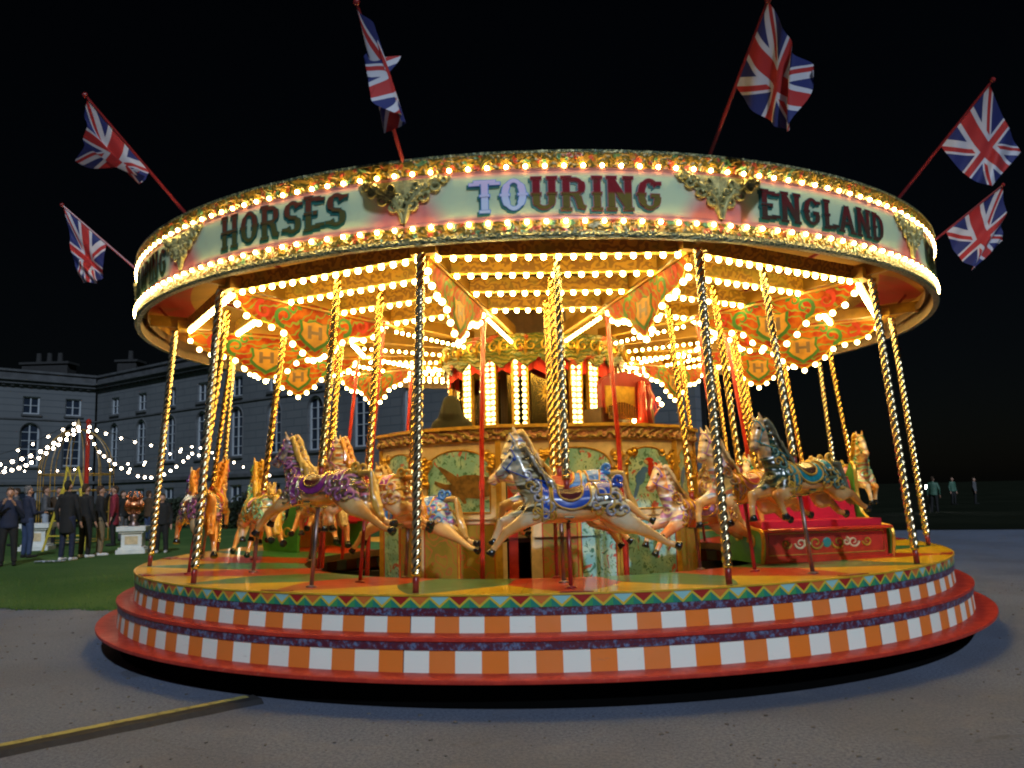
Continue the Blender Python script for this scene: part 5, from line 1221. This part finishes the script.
# people on the lawn
def folk(x, yf, hpx, yaw, coat, trous, shoes, hair, lab, pose='stand', **kw):
    p = on_ground(x, yf, LZ); H = hpx * (p - CAMP).y / FPX; H = min(max(H, 1.55), 1.92)
    add_person(None, LZ, H, yaw, coat, trous, shoes, hair, lab, pose, loc=(p.x, p.y, LZ), **kw)
def paper(root, s, hands):
    g = MB(); g.box((0, -.36 * s, 1.2 * s), (.42, .012, .50), Matrix.Rotation(-.35, 3, 'X')); tag(g.build('held_sheet', 'white', root))
folk(7, 566, 78, .5, 'navy_cloth', 'black_cloth', 'black_cloth', 'brown_hair', 'person in dark navy clothes at the far left edge, facing the camera', 'phone')
folk(26, 558, 72, 2.6, 'navy_cloth', 'denim_cloth', 'black_cloth', 'grey_cloth', 'person in navy jacket and blue jeans, back to the camera, near the left edge', 'hold')
folk(44, 548, 62, 2.0, 'grey_cloth', 'pale_denim', 'black_cloth', 'brown_hair', 'person holding up a white sheet beside the one in jeans', 'hold', extra=paper)
folk(66, 561, 84, 3.0, 'black_cloth', 'navy_cloth', 'white_shoe', 'black_cloth', 'tall person in a long black coat, back to the camera, in front of the ladder', 'stand', skirt=1)
folk(84, 558, 74, 2.7, 'black_cloth', 'black_cloth', 'white_shoe', 'brown_hair', 'person in black just right of the tall one in the long coat', 'stand')
folk(99, 556, 70, 2.2, 'black_cloth', 'khaki_cloth', 'white_shoe', 'brown_hair', 'person in a black top and khaki trousers beside the one in the red coat', 'raise')
folk(113, 546, 60, -1.2, 'red_coat_cloth', 'black_cloth', 'black_cloth', 'brown_hair', 'person in a dark red coat on the lawn left of the copper ornament', 'stand', skirt=1)
folk(161, 553, 58, .3, 'black_cloth', 'black_cloth', 'white_shoe', 'brown_hair', 'person in black with white shoes behind the leftmost canopy post', 'stand')
for j, (x, yf, h_, c1, c2, lb) in enumerate(((14, 546, 58, 'grey_cloth', 'denim_cloth', 'person in grey and jeans behind the navy one at the far left edge'), (57, 547, 60, 'brown_coat', 'black_cloth', 'person in a brown coat half hidden behind the tall long black coat'), (122, 541, 50, 'black_cloth', 'grey_cloth', 'person in black top and grey trousers behind the white pedestal'), (148, 541, 50, 'brown_coat', 'denim_cloth', 'person in a brown coat and jeans between the pedestal and the leftmost post'))):
    folk(x, yf, h_, 1.2 * j - 1, c1, c2, 'black_cloth', 'brown_hair', lb, ('stand', 'hold', 'stand', 'phone')[j])
for (x, yt, yb, H, yaw, lab, coat) in ((936, 489, 524, 1.78, 2.6, 'distant person in a pale green hi-vis vest standing by the bright work light', 'hivis'), (955, 490, 517, 1.75, .4, 'distant person in a hi-vis vest, right of the one by the work light', 'hivis'), (976, 482, 508, 1.7, 1, 'faint distant person in pale grey walking on the far drive', 'grey_cloth')):
    dep = H * FPX / (yb - yt); p = at_px(x, yb, dep); add_person(None, 0, H, yaw, coat, 'black_cloth', 'black_cloth', 'brown_hair', lab, 'stand', loc=(p.x, p.y, 0))
p = at_px(929, 487, 44); t = thing('work_light', 'bright white work light on a thin stand in the far right background', 'work light', (p.x, p.y, 0))
g = MB(); g.tube([(0, 0, 0), (0, 0, p.z)], .03, 6); g.build('stand', 'black', t)
g = MB()
for j in range(3): a = 2 * PI * j / 3; g.tube([(0, 0, .5), (.4 * math.cos(a), .4 * math.sin(a), .02)], .02, 6)
g.build('tripod_leg', 'black', t)
g = MB(); g.box((0, .04, p.z), (.42, .08, .26)); g.build('housing', 'black', t)
g = MB(); g.box((0, -.01, p.z), (.36, .012, .20)); g.build('lamp_face', emis('work_light_glow', (1, 1, .97), 60), t)
# something bright flat on the grass: a fallen cloth
p = on_ground(50, 563, LZ); g = MB()
nx = 14; rows = []
for i in range(nx + 1):
    rows.append([g.vert((-.33 + .66 * i / nx, -.1 + .2 * j / 4, .02 + .035 * abs(math.sin(i * 1.9 + j * 1.3)))) for j in range(5)])
for i in range(nx):
    for j in range(4): g.face((rows[i][j], rows[i + 1][j], rows[i + 1][j + 1], rows[i][j + 1]))
o = g.build('crumpled_sheet', 'pale_denim', None); o.location = (p.x, p.y, LZ); tag(o, 'pale crumpled plastic sheet lying on the grass at the feet of the group', 'sheet')

# ------------------------------------------------------------------ cable ramp in the foreground
A = on_ground(-60, 765, .0); B = on_ground(256, 701, 0); A.z = B.z = 0
d = (B - A).normalized(); n = Vector((-d.y, d.x, 0)); t = thing('cable_cover', 'dark rubber cable cover with a worn yellow stripe running under the steps at lower left', 'cable cover', A)
L = (B - A).length; g = MB()
prof = [(-.13, 0), (-.09, .035), (.06, .042), (.12, .0)]
m = Mt('worn_yellow_rubber', .8); m.col(m.mix(m.noise(14, 5, rough=.7).ss(.45, .75), (.34, .30, .09), (.10, .09, .05))).bump(m.noise(30, 3), .4, .01)
r0 = [g.vert(n * y + Vector((0, 0, z))) for y, z in prof]; nseg = 30; prev = r0
for i in range(1, nseg + 1):
    cur = [g.vert(d * (L * i / nseg) + n * (y + .006 * math.sin(i)) + Vector((0, 0, z))) for y, z in prof]
    for j in range(3): g.face((prev[j], prev[j + 1], cur[j + 1], cur[j]), 0 if j else 0)
    prev = cur
g.face(r0); g.face(prev); g.build('rubber_body', paint('black_rubber', (.022, .022, .026), .8, .4, scale=20), t)
g = MB(); prev = None
for i in range(nseg + 1):
    cur = [g.vert(d * (L * i / nseg * .97) + n * (y + .004 * math.sin(i * 1.7 + y * 30)) + Vector((0, 0, z))) for y, z in ((-.012, .0425), (.06, .0460), (.105, .014))]
    if prev:
        for j in range(2): g.face((prev[j], prev[j + 1], cur[j + 1], cur[j]))
    prev = cur
g.build('yellow_stripe', m.m, t)
# steel bracing and tyres under the ride
g = MB()
for k in range(12):
    a = TH + 15 + 30 * k; g.beam(V(.3, a, -.25), V(1.0, a, -.27), .08, .10)
g.build('under_frame', 'black', car)
